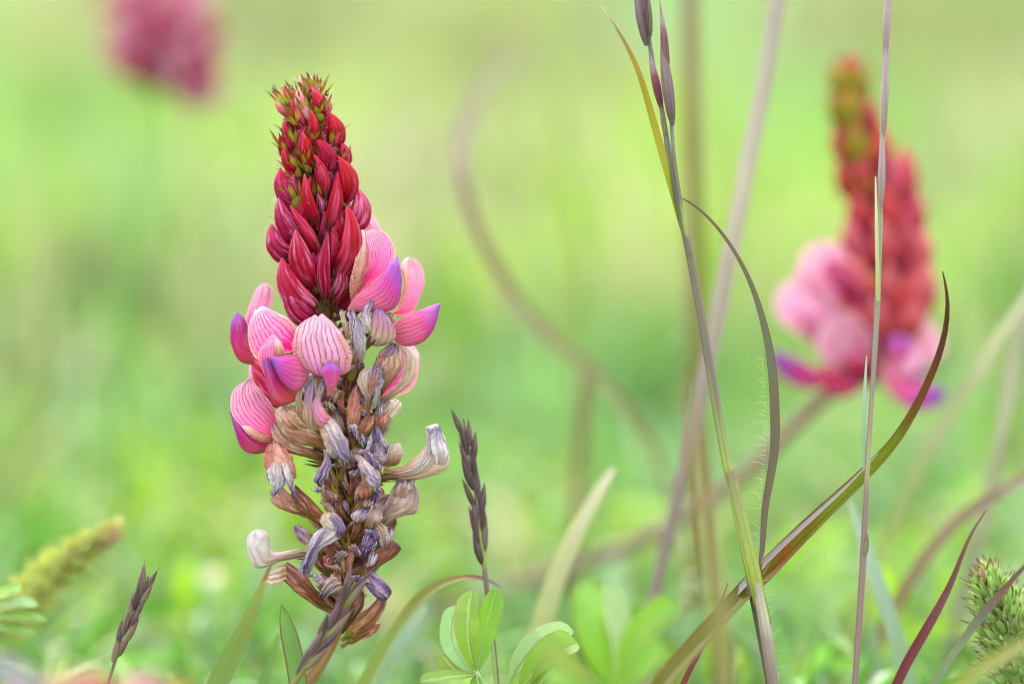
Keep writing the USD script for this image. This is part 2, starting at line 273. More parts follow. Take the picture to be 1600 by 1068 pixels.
def emit(parent, name, geom, mat, label=None):
    V, F, UV = geom
    top = '/'.join(parent.split('/')[:3])
    P = world(V) - bases[top]
    key = np.round(V * 2000).astype(np.int64)
    _, inv = np.unique(key, axis=0, return_inverse=True); inv = inv.ravel()
    fn = np.cross(P[F[:, 1]] - P[F[:, 0]], P[F[:, 2]] - P[F[:, 0]])
    N = np.zeros((inv.max() + 1, 3))
    for k in range(3): np.add.at(N, inv[F[:, k]], fn)
    N = unit(N)[inv]
    path = numbered(parent, name)
    m = UsdGeom.Mesh.Define(stage, path)
    m.CreatePointsAttr(Vt.Vec3fArray.FromNumpy(P.astype(np.float32)))
    m.CreateFaceVertexCountsAttr(Vt.IntArray.FromNumpy(np.full(len(F), 3, np.int32)))
    m.CreateFaceVertexIndicesAttr(Vt.IntArray.FromNumpy(F.astype(np.int32).ravel()))
    m.CreateSubdivisionSchemeAttr('none')
    m.CreateNormalsAttr(Vt.Vec3fArray.FromNumpy(N.astype(np.float32))); m.SetNormalsInterpolation('vertex')
    UsdGeom.PrimvarsAPI(m).CreatePrimvar('st', Sdf.ValueTypeNames.TexCoord2fArray, 'vertex').Set(Vt.Vec2fArray.FromNumpy(UV.astype(np.float32)))
    UsdShade.MaterialBindingAPI.Apply(m.GetPrim()).Bind(L[mat] if isinstance(mat, str) else mat)
    if label: m.GetPrim().SetCustomDataByKey('label', label)
    PRIMS[path] = len(PRIMS)
    return path

UPL = np.array([0, math.cos(PITCH), math.sin(PITCH)])     # the world's up, camera-aligned
def height_of(p): return float(world(p)[2] * 1000)
def foot(p):
    """the ground under a point"""
    p = np.asarray(p, float); return p - UPL * height_of(p)
def rooted(pts, lean=0.5):
    """continues a stem from its last point down into the ground"""
    p = [np.asarray(q, float) for q in pts]
    d = unit(p[-1] - p[-2]); 
    for i in range(12):
        h = height_of(p[-1])
        if h < -2: break
        d = unit(d * lean + -UPL * (1 - lean) + d * 0.3)
        step = min(18.0, (h + 3) / max(0.3, -(d @ UPL)))
        p.append(p[-1] + d * step)
    return p


# ------------------------------------------------------------------ the meadow
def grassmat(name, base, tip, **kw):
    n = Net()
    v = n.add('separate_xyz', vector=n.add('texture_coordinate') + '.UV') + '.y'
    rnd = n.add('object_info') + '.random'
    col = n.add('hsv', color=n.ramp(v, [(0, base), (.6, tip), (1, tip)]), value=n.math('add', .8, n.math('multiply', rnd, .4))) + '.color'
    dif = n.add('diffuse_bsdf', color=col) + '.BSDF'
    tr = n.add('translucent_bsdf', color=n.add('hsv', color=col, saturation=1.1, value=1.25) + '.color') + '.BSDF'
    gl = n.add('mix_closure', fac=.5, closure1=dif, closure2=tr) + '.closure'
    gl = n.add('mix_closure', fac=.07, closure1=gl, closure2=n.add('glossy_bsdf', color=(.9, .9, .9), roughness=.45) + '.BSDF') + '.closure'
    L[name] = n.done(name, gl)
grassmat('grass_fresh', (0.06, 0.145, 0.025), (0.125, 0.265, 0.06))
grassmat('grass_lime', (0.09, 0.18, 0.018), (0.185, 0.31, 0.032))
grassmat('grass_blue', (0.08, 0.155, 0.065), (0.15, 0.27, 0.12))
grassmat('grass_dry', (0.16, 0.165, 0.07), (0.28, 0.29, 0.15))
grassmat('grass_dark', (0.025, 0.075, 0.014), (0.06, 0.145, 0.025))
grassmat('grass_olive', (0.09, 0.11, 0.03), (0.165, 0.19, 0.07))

g = Net()
pos = g.add('geometry') + '.position'
n1 = g.add('noise_texture', vector=pos, scale=9.0, detail=6.0, roughness=.65) + '.fac'
n2 = g.add('noise_texture', vector=pos, scale=1.1, detail=3.0) + '.fac'
c = g.ramp(n1, [(.3, (.03, .05, .012)), (.5, (.07, .12, .02)), (.7, (.15, .19, .05))])
c = g.mix(g.range(n2, .4, .65), c, g.ramp(n1, [(.3, (.05, .09, .015)), (.7, (.16, .22, .05))]))
L['turf'] = g.done('turf', g.add('principled_bsdf', base_color=c, roughness=.9, specular_ior_level=.1) + '.BSDF')
xs = np.r_[-60, -30, -12, -6, np.linspace(-3, 3, 61), 6, 12, 30, 60]; ys = np.r_[-60, -20, -5, -1.5, np.linspace(-1, 5, 61), 8, 14, 30, 60, 100]
GX, GY = np.meshgrid(xs, ys, indexing='ij')
def lay(x, y): return .004 * np.sin(5.1 * x + 1) * np.cos(4.3 * y) + .003 * np.sin(11 * x - 7 * y)
gv = np.stack([GX, GY, np.minimum(lay(GX, GY), .006) - .003], -1).reshape(-1, 3)
m = usdkit.mesh(stage, '/World/ground', (gv, grid_faces(len(xs), len(ys))[:, ::-1]), L['turf'], smooth=True)
keys(m.GetPrim(), kind='structure', label='green meadow ground under the grass', category='ground')

def tuft(seed, n, hgt, w, spread, lean, nseg=7):
    rg = np.random.default_rng(seed); out = []
    for i in range(n):
        a = rg.uniform(0, 6.28); r = spread * math.sqrt(rg.uniform()); l = hgt * rg.uniform(.55, 1.0); b = rg.uniform(0, 6.28)
        d = np.array([math.cos(a), math.sin(a), 0]); o = np.array([r * math.cos(b), r * math.sin(b), -2.0])
        le = lean * rg.uniform(.3, 1.3)
        p = [o, o + [0, 0, l * .4] + d * l * le * .15, o + np.array([0, 0, l * .8]) + d * l * le * .5, o + np.array([0, 0, l * (1 - .35 * le)]) + d * l * le]
        out.append(blade(spline(p, nseg), w * rg.uniform(.6, 1.2) * prof([0, .4, .8, 1], [.8, 1, .6, .05], nseg), np.array([-math.sin(a), math.cos(a), .3]) if i % 2 else d + [0, 0, .2], fold=.25, nu=3))
    return join(*out)

def leafy(seed, n, hgt, w):
    rg = np.random.default_rng(seed); out = []
    for i in range(n):
        a = rg.uniform(0, 6.28); d = np.array([math.cos(a), math.sin(a), 0]); h = hgt * rg.uniform(.3, 1); r = 26 * math.sqrt(rg.uniform())
        o = d * r + [0, 0, h * .6]; l = rg.uniform(10, 20)
        out.append(blade(spline([o, o + d * l * .5 + [0, 0, l * .35], o + d * l + [0, 0, l * .3]], 6), w * prof([0, .3, .7, 1], [.2, .9, 1, .1], 6), d * -.5 + [0, 0, 1], fold=.25, nu=3))
        out.append(tube(spline([d * r * .3 - [0, 0, 2], d * r * .7 + [0, 0, h * .3], o], 4), np.full(4, .5), 4))
    return join(*out)

KINDS = ['grass_fresh', 'grass_lime', 'grass_blue', 'grass_dry', 'grass_dark', 'grass_olive']
def scatter(name, places, label, protos):
    """places: (x, y, scale, rotation, prototype index)"""
    pi = UsdGeom.PointInstancer.Define(stage, '/World/' + name)
    UsdGeom.Scope.Define(stage, f'/World/{name}/kinds')
    for i, (geom, mat) in enumerate(protos):
        V, F, UV = geom
        pm = usdkit.mesh(stage, f'/World/{name}/kinds/tuft_{i + 1:03d}', (V / 1000, F), L[mat], smooth=True, uv=UV)
        pi.CreatePrototypesRel().AddTarget(pm.GetPath())
    P = np.array([(x, y, lay(x, y) - .003) for x, y, *_ in places], np.float32)
    pi.CreatePositionsAttr(Vt.Vec3fArray.FromNumpy(P))
    pi.CreateProtoIndicesAttr([int(p[4]) for p in places])
    pi.CreateScalesAttr(Vt.Vec3fArray.FromNumpy(np.array([[p[2]] * 3 for p in places], np.float32)))
    pi.CreateOrientationsAttr([Gf.Quath(math.cos(p[3] / 2), 0, 0, math.sin(p[3] / 2)) for p in places])
    keys(pi.GetPrim(), kind='stuff', label=label, category='grass')

def project(x, y, z):
    q = local([x, y, z]); f = (D - q[2]) / D
    return 800 + q[0] / S / f, 534 - q[1] / S / f, -q[2]

# what grows where: (photograph x, y, radius, kind, weight) of the patches one can tell apart behind the flowers
PATCH = [(110, 380, 90, 4, .7), (640, 590, 90, 4, .35), (40, 640, 160, 1, 1.0), (60, 790, 130, 1, 1.0), (330, 620, 160, 1, .6), (250, 1000, 140, 0, 1.0), (230, 300, 120, 2, .7), (60, 60, 160, 3, 0.45), (640, 60, 170, 5, .6), (560, 40, 130, 3, 0.35),
         (1000, 260, 140, 3, 0.40), (1390, 160, 150, 3, 0.45), (1300, 20, 90, 3, 0.40), (850, 560, 120, 2, .5), (1250, 330, 140, 0, .5), (1550, 350, 150, 3, 0.25), (1400, 520, 150, 1, .4), (760, 750, 130, 2, .6), (1300, 800, 160, 2, .6), (1560, 900, 120, 1, .7), (640, 340, 150, 3, 0.40), (1530, 120, 120, 5, .4), (330, 480, 110, 3, 0.25),
         (680, 900, 120, 1, .4), (1180, 1000, 120, 0, .6), (820, 420, 150, 1, .7), (860, 250, 130, 3, 0.25), (200, 200, 120, 3, 0.30), (1120, 460, 140, 1, .6), (300, 400, 130, 1, .5), (330, 60, 190, 5, .9), (900, 50, 200, 5, .9), (1200, 110, 180, 5, .8), (1560, 60, 180, 5, .9), (470, 170, 160, 5, .7), (60, 180, 160, 5, .5), (1050, 120, 150, 2, .5)]
protos = []
for kd in KINDS:
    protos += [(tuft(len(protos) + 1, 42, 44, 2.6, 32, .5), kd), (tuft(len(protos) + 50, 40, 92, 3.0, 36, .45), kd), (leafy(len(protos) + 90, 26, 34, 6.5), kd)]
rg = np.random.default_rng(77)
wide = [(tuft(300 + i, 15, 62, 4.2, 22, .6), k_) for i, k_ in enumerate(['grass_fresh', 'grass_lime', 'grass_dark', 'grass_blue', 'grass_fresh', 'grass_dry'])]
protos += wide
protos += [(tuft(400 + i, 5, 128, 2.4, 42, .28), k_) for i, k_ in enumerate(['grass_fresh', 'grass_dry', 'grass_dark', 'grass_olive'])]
places = []
def kind_at(x, y, z):
    px, py, dd = project(x, y, z)
    wts = np.array([.34, .22, .14, .10, .05, .15])
    for ax_, ay_, r, kd, wt in PATCH:
        wts[kd] += 3.5 * wt * math.exp(-((px - ax_) ** 2 + (py - ay_) ** 2) / r ** 2)
    return rg.choice(6, p=wts / wts.sum())
def put(n, y0, y1, half, sizes, power=1.0, scale=(.7, 1.25)):
    for _ in range(n):
        y = y0 + (y1 - y0) * rg.uniform() ** power
        hw = half(y) if callable(half) else half
        x = rg.uniform(-hw, hw)
        k = kind_at(x, y, .03) if y > .05 else rg.choice(6, p=[.4, .25, .15, .08, .04, .08])
        places.append((x, y, rg.uniform(*scale), rg.uniform(0, 6.28), 3 * k + rg.choice(3, p=sizes)))
put(420, -.50, .12, .45, [.8, 0, .2], scale=(.45, .72))            # short turf round the flowers
put(150, .085, .14, lambda y: .25, [.72, .0, .28], scale=(.6, .9))
put(400, .15, .34, lambda y: .25 + y * .3, [.62, .0, .38], scale=(.7, 1.05))
put(430, .34, .8, lambda y: .25 + y * .35, [.45, .35, .2])
put(500, .8, 3.0, lambda y: .25 + y * .4, [.25, .6, .15], power=1.2, scale=(.9, 1.5))
put(420, 3.0, 11.0, lambda y: .3 + y * .5, [.1, .85, .05], power=1.3, scale=(1.4, 2.4))
for _ in range(230):
    y = .06 + .26 * rg.uniform() ** 1.2; x = rg.uniform(-1, 1) * (.14 + .4 * y)
    places.append((x, y, rg.uniform(.55, .85) + max(0, y - .16) * 1.2, rg.uniform(0, 6.28), 18 + rg.integers(6)))
for _ in range(80):
    y = rg.uniform(.17, .7); x = rg.uniform(-1, 1) * (.12 + .3 * y)
    places.append((x, y, rg.uniform(.65, 1.05), rg.uniform(0, 6.28), 24 + rg.choice(4, p=[.3, .2, .2, .3])))
for _ in range(90):
    y = rg.uniform(.016, .06); x = rg.uniform(-1, 1) * .2
    places.append((x, y, rg.uniform(.62, .80) + max(0, .03 - y) * 4, rg.uniform(0, 6.28), 18 + rg.choice([0, 1, 4, 0, 1, 2])))
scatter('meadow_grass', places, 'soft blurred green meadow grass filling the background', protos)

# ------------------------------------------------------------------ the sainfoin in focus
DEP, SP = 5.0, S * (D + 5.0) / D
def Q(px, py, z=0.0): return at(px, py, DEP - z * SP)
Z = np.array([0, 0, 1.0])
AX = np.array([(478, 122), (480, 160), (483, 220), (490, 300), (498, 390), (508, 470), (528, 560), (542, 640), (549, 720), (546, 800), (541, 880), (534, 940)], float)
def axis_x(y): return float(np.interp(y, AX[:, 1], AX[:, 0]))
ENV_Y = [105, 125, 145, 180, 220, 260, 320, 380, 440, 490, 540, 700, 900]
ENV_R = [8, 22, 42, 54, 58, 62, 72, 76, 78, 84, 95, 90, 70]
def zenv(x, y):
    r = np.interp(y, ENV_Y, ENV_R); dx = x - axis_x(y)
    return math.sqrt(max(r * r - dx * dx, (0.18 * r) ** 2))

def teeth(base, t, ref, L_, r0, r1, w, seed, n=5, flare=1.0, cup=0.3, curl=0.0):
    """a calyx: a small cup with n narrow pointed teeth"""
    rg = np.random.default_rng(seed)
    t = unit(np.asarray(t, float)); nr = unit(ref - (ref @ t) * t); sd = np.cross(t, nr)
    cupsp = np.array([base - t * r0 * 0.9, base - t * r0 * 0.5, base + t * L_ * cup * 0.3, base + t * L_ * cup])
    out = [body(spline(cupsp, 8), prof([0, .2, .6, 1], [0.7 * r0, 1.7 * r0, 2.05 * r0, 2.1 * r0], 8), prof([0, .2, .6, 1], [0.7 * r0, 1.7 * r0, 2.05 * r0, 2.1 * r0], 8), ref, 12)]
    out[0][2][:, 1] *= 0.3
    for k in range(n):
        a = 2 * np.pi * (k + 0.5) / n + rg.uniform(-.2, .2); rad = nr * math.cos(a) + sd * math.sin(a)
        l = L_ * rg.uniform(0.85, 1.15); f = flare * rg.uniform(0.9, 1.25)
        p = [base + t * L_ * cup * 0.8 + rad * r0, base + t * l * .5 + rad * (r0 * .3 + r1 * .75), base + t * l * .8 + rad * r1 * (0.6 + .4 * f), base + t * l + rad * r1 * f + nr * curl * l]
        sp = spline(p, 12)
        b = blade(sp, w * prof([0, .3, .7, 1], [1.15, 1, .5, .06], 12), rad, fold=-.35, nu=3)
        out.append((b[0], b[1], np.stack([b[2][:, 0], 0.15 + 0.85 * b[2][:, 1]], 1)))
    return join(*out)

PODW = ([0, .12, .32, .52, .72, .88, .96, 1], [.42, .76, 1, .95, .68, .36, .17, .03])
KEELW = ([0, .15, .35, .62, .8, .92, 1], [.22, .42, .72, 1, .82, .46, .04])
def pod(base, tip, w, bow, zbulge, ref, pr=PODW, th=.62, n=30, nu=20, egg=.25, wob=0.0, seed=0):
    base, tip = np.asarray(base, float), np.asarray(tip, float)
    d = tip - base; l = np.linalg.norm(d); perp = unit(np.array([d[1], -d[0], 0.0]))
    m1 = base + d * .33 + perp * bow * l + Z * zbulge * l; m2 = base + d * .7 + perp * bow * l * .85 + Z * zbulge * l * .8
    sp = spline([base, m1, m2, tip], n)
    W = w * prof(*pr, n)
    r = ref * (1 if bow >= 0 else -1)
    return body(sp, W, W * th, r, nu, egg=egg)

def out_ref(x, y, tilt=0.8):
    dx = (x - axis_x(y)) / max(10.0, np.interp(y, ENV_Y, ENV_R))
    return unit(np.array([tilt * np.clip(dx, -1, 1), 0.15, 1.0]))

seed_no = [0]
def nseed(): seed_no[0] += 1; return seed_no[0]

def add_bud(top, bx, by, tx, ty, w, mat='bud_crimson', bow=.1, tl=.55, cal='calyx_green', zb=None, zt=None, th=.62, tw=5.6):
    sd_ = nseed()
    zb = zenv(bx, by) * .45 if zb is None else zb; zt = zenv(tx, ty) if zt is None else zt
    b, t = Q(bx, by, zb), Q(tx, ty, zt); ref = out_ref((bx + tx) / 2, (by + ty) / 2)
    r_ = np.random.default_rng(sd_)
    g_ = pod(b, t, w * r_.uniform(.97, 1.1) * SP, bow * r_.uniform(1.0, 1.5), .05, ref, th=th)
    g_ = crumple(crumple(g_, .06, .8, sd_, False), .03, 2.2, sd_ + 7, False)
    p = emit(top, 'bud', g_, mat)
    l = np.linalg.norm(t - b)
    if tl:
        big = tl > .5
        emit(p, 'calyx', teeth(b - (t - b) * .02, t - b, ref, l * tl * (1.12 if big else 1.08), w * SP * (.34 if big else .2), w * SP * (.56 if big else .6), (8.5 if big else tw) * SP, sd_, flare=1.5 if big else 1.0, n=6 if big else 5), cal)
    return p

main = thing('sainfoin_plant', 'sharp upright sainfoin spike, crimson buds above pink striped blossoms and withered lilac ones', 'flower', foot(Q(400, 1110)))
G_, D_, O_ = 'calyx_green', 'calyx_dark', 'calyx_olive'
BUDS = [  # base, tip, width, material, bow, calyx teeth length, calyx
 (484, 150, 467, 120, 15, 'bud_pale', -.05, .8, G_), (492, 148, 484, 119, 15, 'bud_pale', .05, .95, G_), (497, 152, 497, 126, 10, 'bud_pale', .05, 1.1, G_),
 (462, 172, 441, 136, 18, 'bud_scarlet', .05, .8, G_), (482, 192, 466, 136, 22, 'bud_pale', -.05, .75, G_), (500, 184, 488, 139, 25, 'bud_scarlet', .12, .62, G_),
 (511, 178, 507, 150, 15, 'bud_pale', .1, .95, G_), (473, 210, 454, 157, 21, 'bud_scarlet', .02, .78, G_), (452, 182, 428, 146, 11, 'bud_pale', -.1, 1.1, G_),
 (492, 232, 487, 172, 20, 'bud_scarlet', .02, .66, G_), (520, 233, 515, 176, 33, 'bud_crimson', .16, .62, G_),
 (463, 238, 446, 187, 20, 'bud_crimson', -.1, .8, G_), (482, 264, 473, 206, 20, 'bud_scarlet', .04, .62, G_), (511, 270, 495, 219, 30, 'bud_crimson', .18, .55, G_),
 (466, 272, 443, 230, 20, 'bud_crimson', -.1, .75, G_), (536, 262, 534, 222, 24, 'bud_crimson', .14, .75, G_), (452, 252, 436, 214, 14, 'bud_crimson', -.1, 1.1, G_),
 (505, 312, 491, 241, 20, 'bud_scarlet', .1, .45, G_), (536, 318, 528, 244, 35, 'bud_crimson', .16, .4, G_),
 (464, 318, 438, 262, 32, 'bud_crimson', -.16, .62, G_), (496, 356, 476, 271, 20, 'bud_scarlet', -.05, .32, D_), (511, 364, 528, 268, 25, 'bud_crimson', .06, .3, D_),
 (546, 362, 558, 292, 36, 'bud_striped', .16, .25, D_), (474, 378, 435, 309, 37, 'bud_striped', -.12, .42, D_), (501, 402, 452, 320, 20, 'bud_scarlet', .03, .2, D_),
 (460, 404, 424, 350, 37, 'bud_striped', -.2, .25, D_), (509, 470, 512, 363, 21, 'bud_striped', -.04, .2, D_), (524, 436, 542, 320, 35, 'bud_crimson', .13, .22, D_),
 (494, 450, 462, 358, 42, 'bud_striped', -.08, .3, D_), (496, 486, 441, 402, 46, 'bud_striped', -.16, .25, D_), (492, 506, 446, 440, 36, 'bud_striped', -.14, .2, D_),
]
for i, b_ in enumerate(BUDS):
    b_ = list(b_); b_[4] *= .9 if i < 19 else .97; b_[6] *= .72
    add_bud(main, *b_)
# the far side of the spike, unseen from here except between the front buds
rg = np.random.default_rng(5)
for i in range(20):
    a = i * 2.4; yb = 205 + i * 14.5; R = np.interp(yb - 60, ENV_Y, ENV_R)
    dx = .78 * R * math.sin(a) * .8; zz = -abs(math.cos(a)) * R * .8 - 8
    add_bud(main, axis_x(yb) + dx * .35, yb, axis_x(yb) + dx, yb - 58 - i * 1.5, 24 + i * .8, 'bud_crimson', .1 * np.sign(dx), .5, G_ if i < 10 else D_, zz * .4, zz)

for i in range(46):     # inner buds, half hidden
    a = rg.uniform(-1.35, 1.35); yb = 230 + i * 5.4; R = .66 * np.interp(yb - 50, ENV_Y, ENV_R)
    dx = R * math.sin(a); zz = R * math.cos(a)
    add_bud(main, axis_x(yb) + dx * .3, yb, axis_x(yb) + dx * 1.1, yb - rg.uniform(48, 66), 17 + i * .16, ['bud_crimson', 'bud_striped'][i % 2], .12 * np.sign(dx), .5, G_ if i < 10 else D_, zz * .3, zz)
# stem
stem_pts = [Q(478, 135, 0)] + [Q(x, y, 0) for x, y in AX[2:]] + [Q(515, 1000, -4), Q(478, 1064, -6), Q(440, 1130, -8)]
sp = spline(rooted(stem_pts, .6)[::-1], 90)
def by_y(sp_, ys, rs):
    py = 534 - sp_[:, 1] / SP
    return np.interp(py, ys, rs) * SP
emit(main, 'stem', tube(sp, by_y(sp, [120, 250, 480, 560, 800, 940, 1000, 1300], [4, 7, 10, 12, 13, 13, 14, 16]), 14), 'flower_stem')

# ---- open blossoms: a calyx and tube, with banner, keel and wing petals as its pieces
BANW = ([0, .08, .25, .5, .75, .9, .97, 1], [.16, .34, .7, .97, .98, .72, .42, .1])
def banner(base, tip, w, ref, bend=.12, cup=.18, fold=0.0, notch=.05, n=30, nu=21, side=0.0, twist=None, roll=0.0):
    base, tip = np.asarray(base, float), np.asarray(tip, float); d = tip - base; l = np.linalg.norm(d)
    ref = unit(ref); perp = unit(np.cross(d, ref))
    sp = spline([base, base + d * .4 + ref * bend * l + perp * side * l, base + d * .75 + ref * bend * l * .7 + perp * side * l, tip], n)
    V, F, UV = blade(sp, w * prof(*BANW, n), ref, fold=fold, cup=cup, twist=twist, nu=nu)
    x = UV[:, 0] * 2 - 1; v = UV[:, 1]
    V = V - unit(d) * (notch * l * np.exp(-(x / .28) ** 2) * np.clip((v - .55) / .45, 0, 1) ** 2)[:, None]
    V = V + np.outer(roll * l * np.clip(np.abs(x) - .6, 0, 1) ** 2 * 4 * np.clip(v * 2, 0, 1), ref)
    return V, F, UV

def blossom(top, base, toward, r=7, mat='calyx_dark', tl=34, name='blossom'):
    b = Q(*base); t = unit(Q(*toward) - b); s_ = nseed()
    ax_ = Q(axis_x(base[1]), base[1] + 10, 0)
    ped = tube(spline([ax_, (ax_ + b) / 2 - Z * .2, b], 8), np.full(8, r * .5 * SP), 8)
    ped[2][:, 1] *= .15
    return emit(top, name, join(ped, teeth(b, t, out_ref(base[0], base[1]), tl * SP, r * SP, r * 1.25 * SP, 4.5 * SP, s_)), mat)

def bn(p, b, t, w, ref, mat, **kw): emit(p, 'banner_petal', banner(Q(*b), Q(*t), w * SP, np.array(ref, float), **kw), mat)
def kl(p, b, t, w, bow, mat, ref=(0, .2, 1), th=.5, zb=.05, name='keel_petal', pr=KEELW, egg=.3):
    emit(p, name, pod(Q(*b), Q(*t), w * SP, bow, zb, unit(np.array(ref, float)), pr, th, egg=egg, n=34, nu=24), mat)

# petals are drawn between their two edges, as they lie in space
ZT = {0: (0, 0, 1.0), 3: (350, 340, 5.34), 4: (520, 340, 5.34), 5: (350, 520, 5.34), 6: (520, 520, 5.34), 7: (370, 690, 5.34), 8: (510, 640, 5.34)}
def edge_line(pts, o, zs, n):
    x0, y0, k = ZT[o]
    p = spline([(x0 + x / k, y0 + y / k, 0) for x, y in pts], n)
    z = prof(np.linspace(0, 1, len(zs)), zs, n)
    return np.array([Q(a, b, c) for (a, b, _), c in zip(p, z)])
def rough(V, UV, amp, freq, seed, grow=.6):
    """papery unevenness in three sizes"""
    out = V
    for k, (a, f) in enumerate(((1, 1), (.55, 2.3), (.3, 5.1))):
        out = crumple((out, None, UV), amp * a, freq * f, seed * 7 + k, False)[0]
    return V + (out - V) * (np.clip(UV[:, 1:2] * 1.4, 0, 1) ** grow)
def petal(p, A, B, o, z, mat, bulge=6, tilt=0, closed=False, crinkle=0, ripple=0, nrip=3, n=36, nu=19, name=None, notch=0, freq=.7, back=.7, crease=0, fray=0):
    """A, B: the edges from base to tip; z: nearness of base .. tip; tilt: edge B nearer than A; bulge: how far the middle swells to the front"""
    s_ = nseed()
    a, b = edge_line(A, o, [q - tilt / 2 for q in z], n), edge_line(B, o, [q + tilt / 2 for q in z], n)
    if fray:       # torn, uneven margins
        r_ = np.random.default_rng(s_ + 500); vv = np.linspace(0, 1, n)[:, None]
        jag = lambda: sum(r_.normal() * np.sin(f_ * vv * r_.uniform(.8, 1.2) + r_.uniform(0, 6.3)) / (1 + .05 * f_) for f_ in (9, 17, 31, 47)) * fray * SP * np.sqrt(vv)
        w_ = unit(b - a + 1e-9); a, b = a + w_ * jag(), b + w_ * jag()
    m_, h = (a + b) / 2, (b - a) / 2
    v = np.linspace(0, 1, n); sw = np.sin(np.pi * np.clip(v * .92 + .06, 0, 1)) ** .6
    t = unit(np.gradient(m_, axis=0)); nr = np.cross(unit(h + 1e-9), t); nr = nr * np.sign(nr[:, 2:3] + 1e-9); nr = unit(nr)
    if closed:
        th = np.linspace(0, 2 * np.pi, nu + 6)
        c, s = -np.cos(th), np.sin(th)
        bz = np.where(s > 0, s, s * back)[None, :] * (bulge * SP * sw)[:, None]
        if fray: bz = bz * (1 + .22 * np.sin(5 * th + s_)[None, :] * v[:, None] + .18 * np.sin(9 * th + 2 * s_ + 5 * v[:, None]))
        V = m_[:, None] + h[:, None] * c[None, :, None] + nr[:, None] * bz[..., None]
        U = th / (2 * np.pi); nc = nu + 6
    else:
        x = np.linspace(-1, 1, nu); nc = nu
        bz = (bulge * SP * (1 - x ** 2))[None, :] * sw[:, None]
        if crease: bz = bz - crease * SP * np.exp(-(x / .16) ** 2)[None, :] * sw[:, None]
        if ripple: bz = bz + ripple * SP * np.sin(nrip * np.pi * x[None, :] + s_ + 2.5 * v[:, None]) * (.3 + .7 * v[:, None])
        V = m_[:, None] + h[:, None] * x[None, :, None] + nr[:, None] * bz[..., None]
        if notch: V = V - t[:, None] * (notch * SP * np.exp(-(x / .25) ** 2)[None, :] * np.clip((v - .6) / .4, 0, 1)[:, None] ** 2)[..., None]
        U = (x + 1) / 2
    UV = np.stack(np.broadcast_arrays(U[None, :], v[:, None]), -1).reshape(-1, 2)
    V = V.reshape(-1, 3)
    if crinkle:
        V = rough(V, UV, crinkle * SP, freq, s_)
        if closed: W = V.reshape(n, nc, 3); W[:, -1] = W[:, 0]; V = W.reshape(-1, 3)
    return emit(p, name or 'petal', (V, grid_faces(n, nc), UV), mat)
BN, KL, WG = 'banner_petal', 'keel_petal', 'wing_petal'

# upper right, turned three quarters to the lens
p = blossom(main, (545, 492, 22), (580, 455, 34))
petal(p, [(185, 660), (268, 480), (300, 340), (292, 200), (275, 108)], [(215, 650), (390, 500), (505, 360), (515, 250), (440, 130), (330, 92)], 4, (26, 36, 40, 24), 'banner_pink', bulge=-9, tilt=-6, name=BN, crinkle=1.3, ripple=1.8)
petal(p, [(150, 700), (143, 540), (185, 370), (205, 210), (242, 105)], [(185, 660), (262, 490), (285, 380), (285, 230), (262, 112)], 4, (34, 48, 44, 28), 'banner_fold', bulge=5, tilt=-14, name=BN, crinkle=.8)
petal(p, [(140, 778), (300, 790), (450, 785), (540, 735), (577, 600), (562, 420), (538, 322)], [(128, 750), (200, 640), (340, 545), (440, 440), (500, 350), (530, 322)], 4, (36, 60, 72, 58), 'keel_purple', bulge=11, closed=True, name=KL, crinkle=.9)
# far right, behind it
p = blossom(main, (590, 520, 0), (630, 500, 10))
petal(p, [(480, 800), (560, 740), (605, 620), (612, 480), (600, 380), (640, 326)], [(520, 815), (680, 770), (735, 640), (762, 540), (738, 400), (672, 335)], 4, (-4, 2, -4, -14), 'banner_soft', bulge=-8, tilt=-4, name=BN, crinkle=1.3, ripple=1.8)
petal(p, [(540, 760), (580, 640), (590, 500), (566, 390), (620, 330)], [(575, 740), (615, 620), (632, 480), (622, 390), (640, 328)], 4, (6, 14, 10, 2), 'banner_fold', bulge=4, name=BN, crinkle=.8)
petal(p, [(515, 1010), (560, 1062), (700, 1062), (805, 990), (870, 850), (895, 718)], [(505, 890), (610, 805), (720, 770), (810, 735), (885, 712)], 4, (18, 34, 36, 30), 'keel_purple', bulge=13, closed=True, name=KL, crinkle=.9)
# pink rim low behind
p = blossom(main, (600, 590, -25), (640, 560, -30))
petal(p, [(570, 620), (640, 610), (652, 585), (655, 552)], [(570, 600), (610, 560), (630, 540), (645, 535)], 0, (-24, -30, -36, -40), 'banner_pink', bulge=4, name=BN, crinkle=.8)
# upper left
p = blossom(main, (470, 552, 10), (410, 540, 10))
petal(p, [(250, 960), (190, 880), (188, 790), (232, 680), (272, 590), (322, 548)], [(330, 960), (372, 800), (396, 700), (412, 620), (400, 575), (350, 550)], 3, (0, -8, -14, -22), 'banner_soft', bulge=6, name=BN, crinkle=.8, ripple=1)
petal(p, [(405, 568), (378, 566), (361, 538), (360, 510), (367, 487)], [(412, 552), (394, 542), (388, 518), (383, 498), (371, 486)], 0, (4, 10, 12, 4), 'keel_deep', bulge=10, closed=True, name=KL, crinkle=.9)
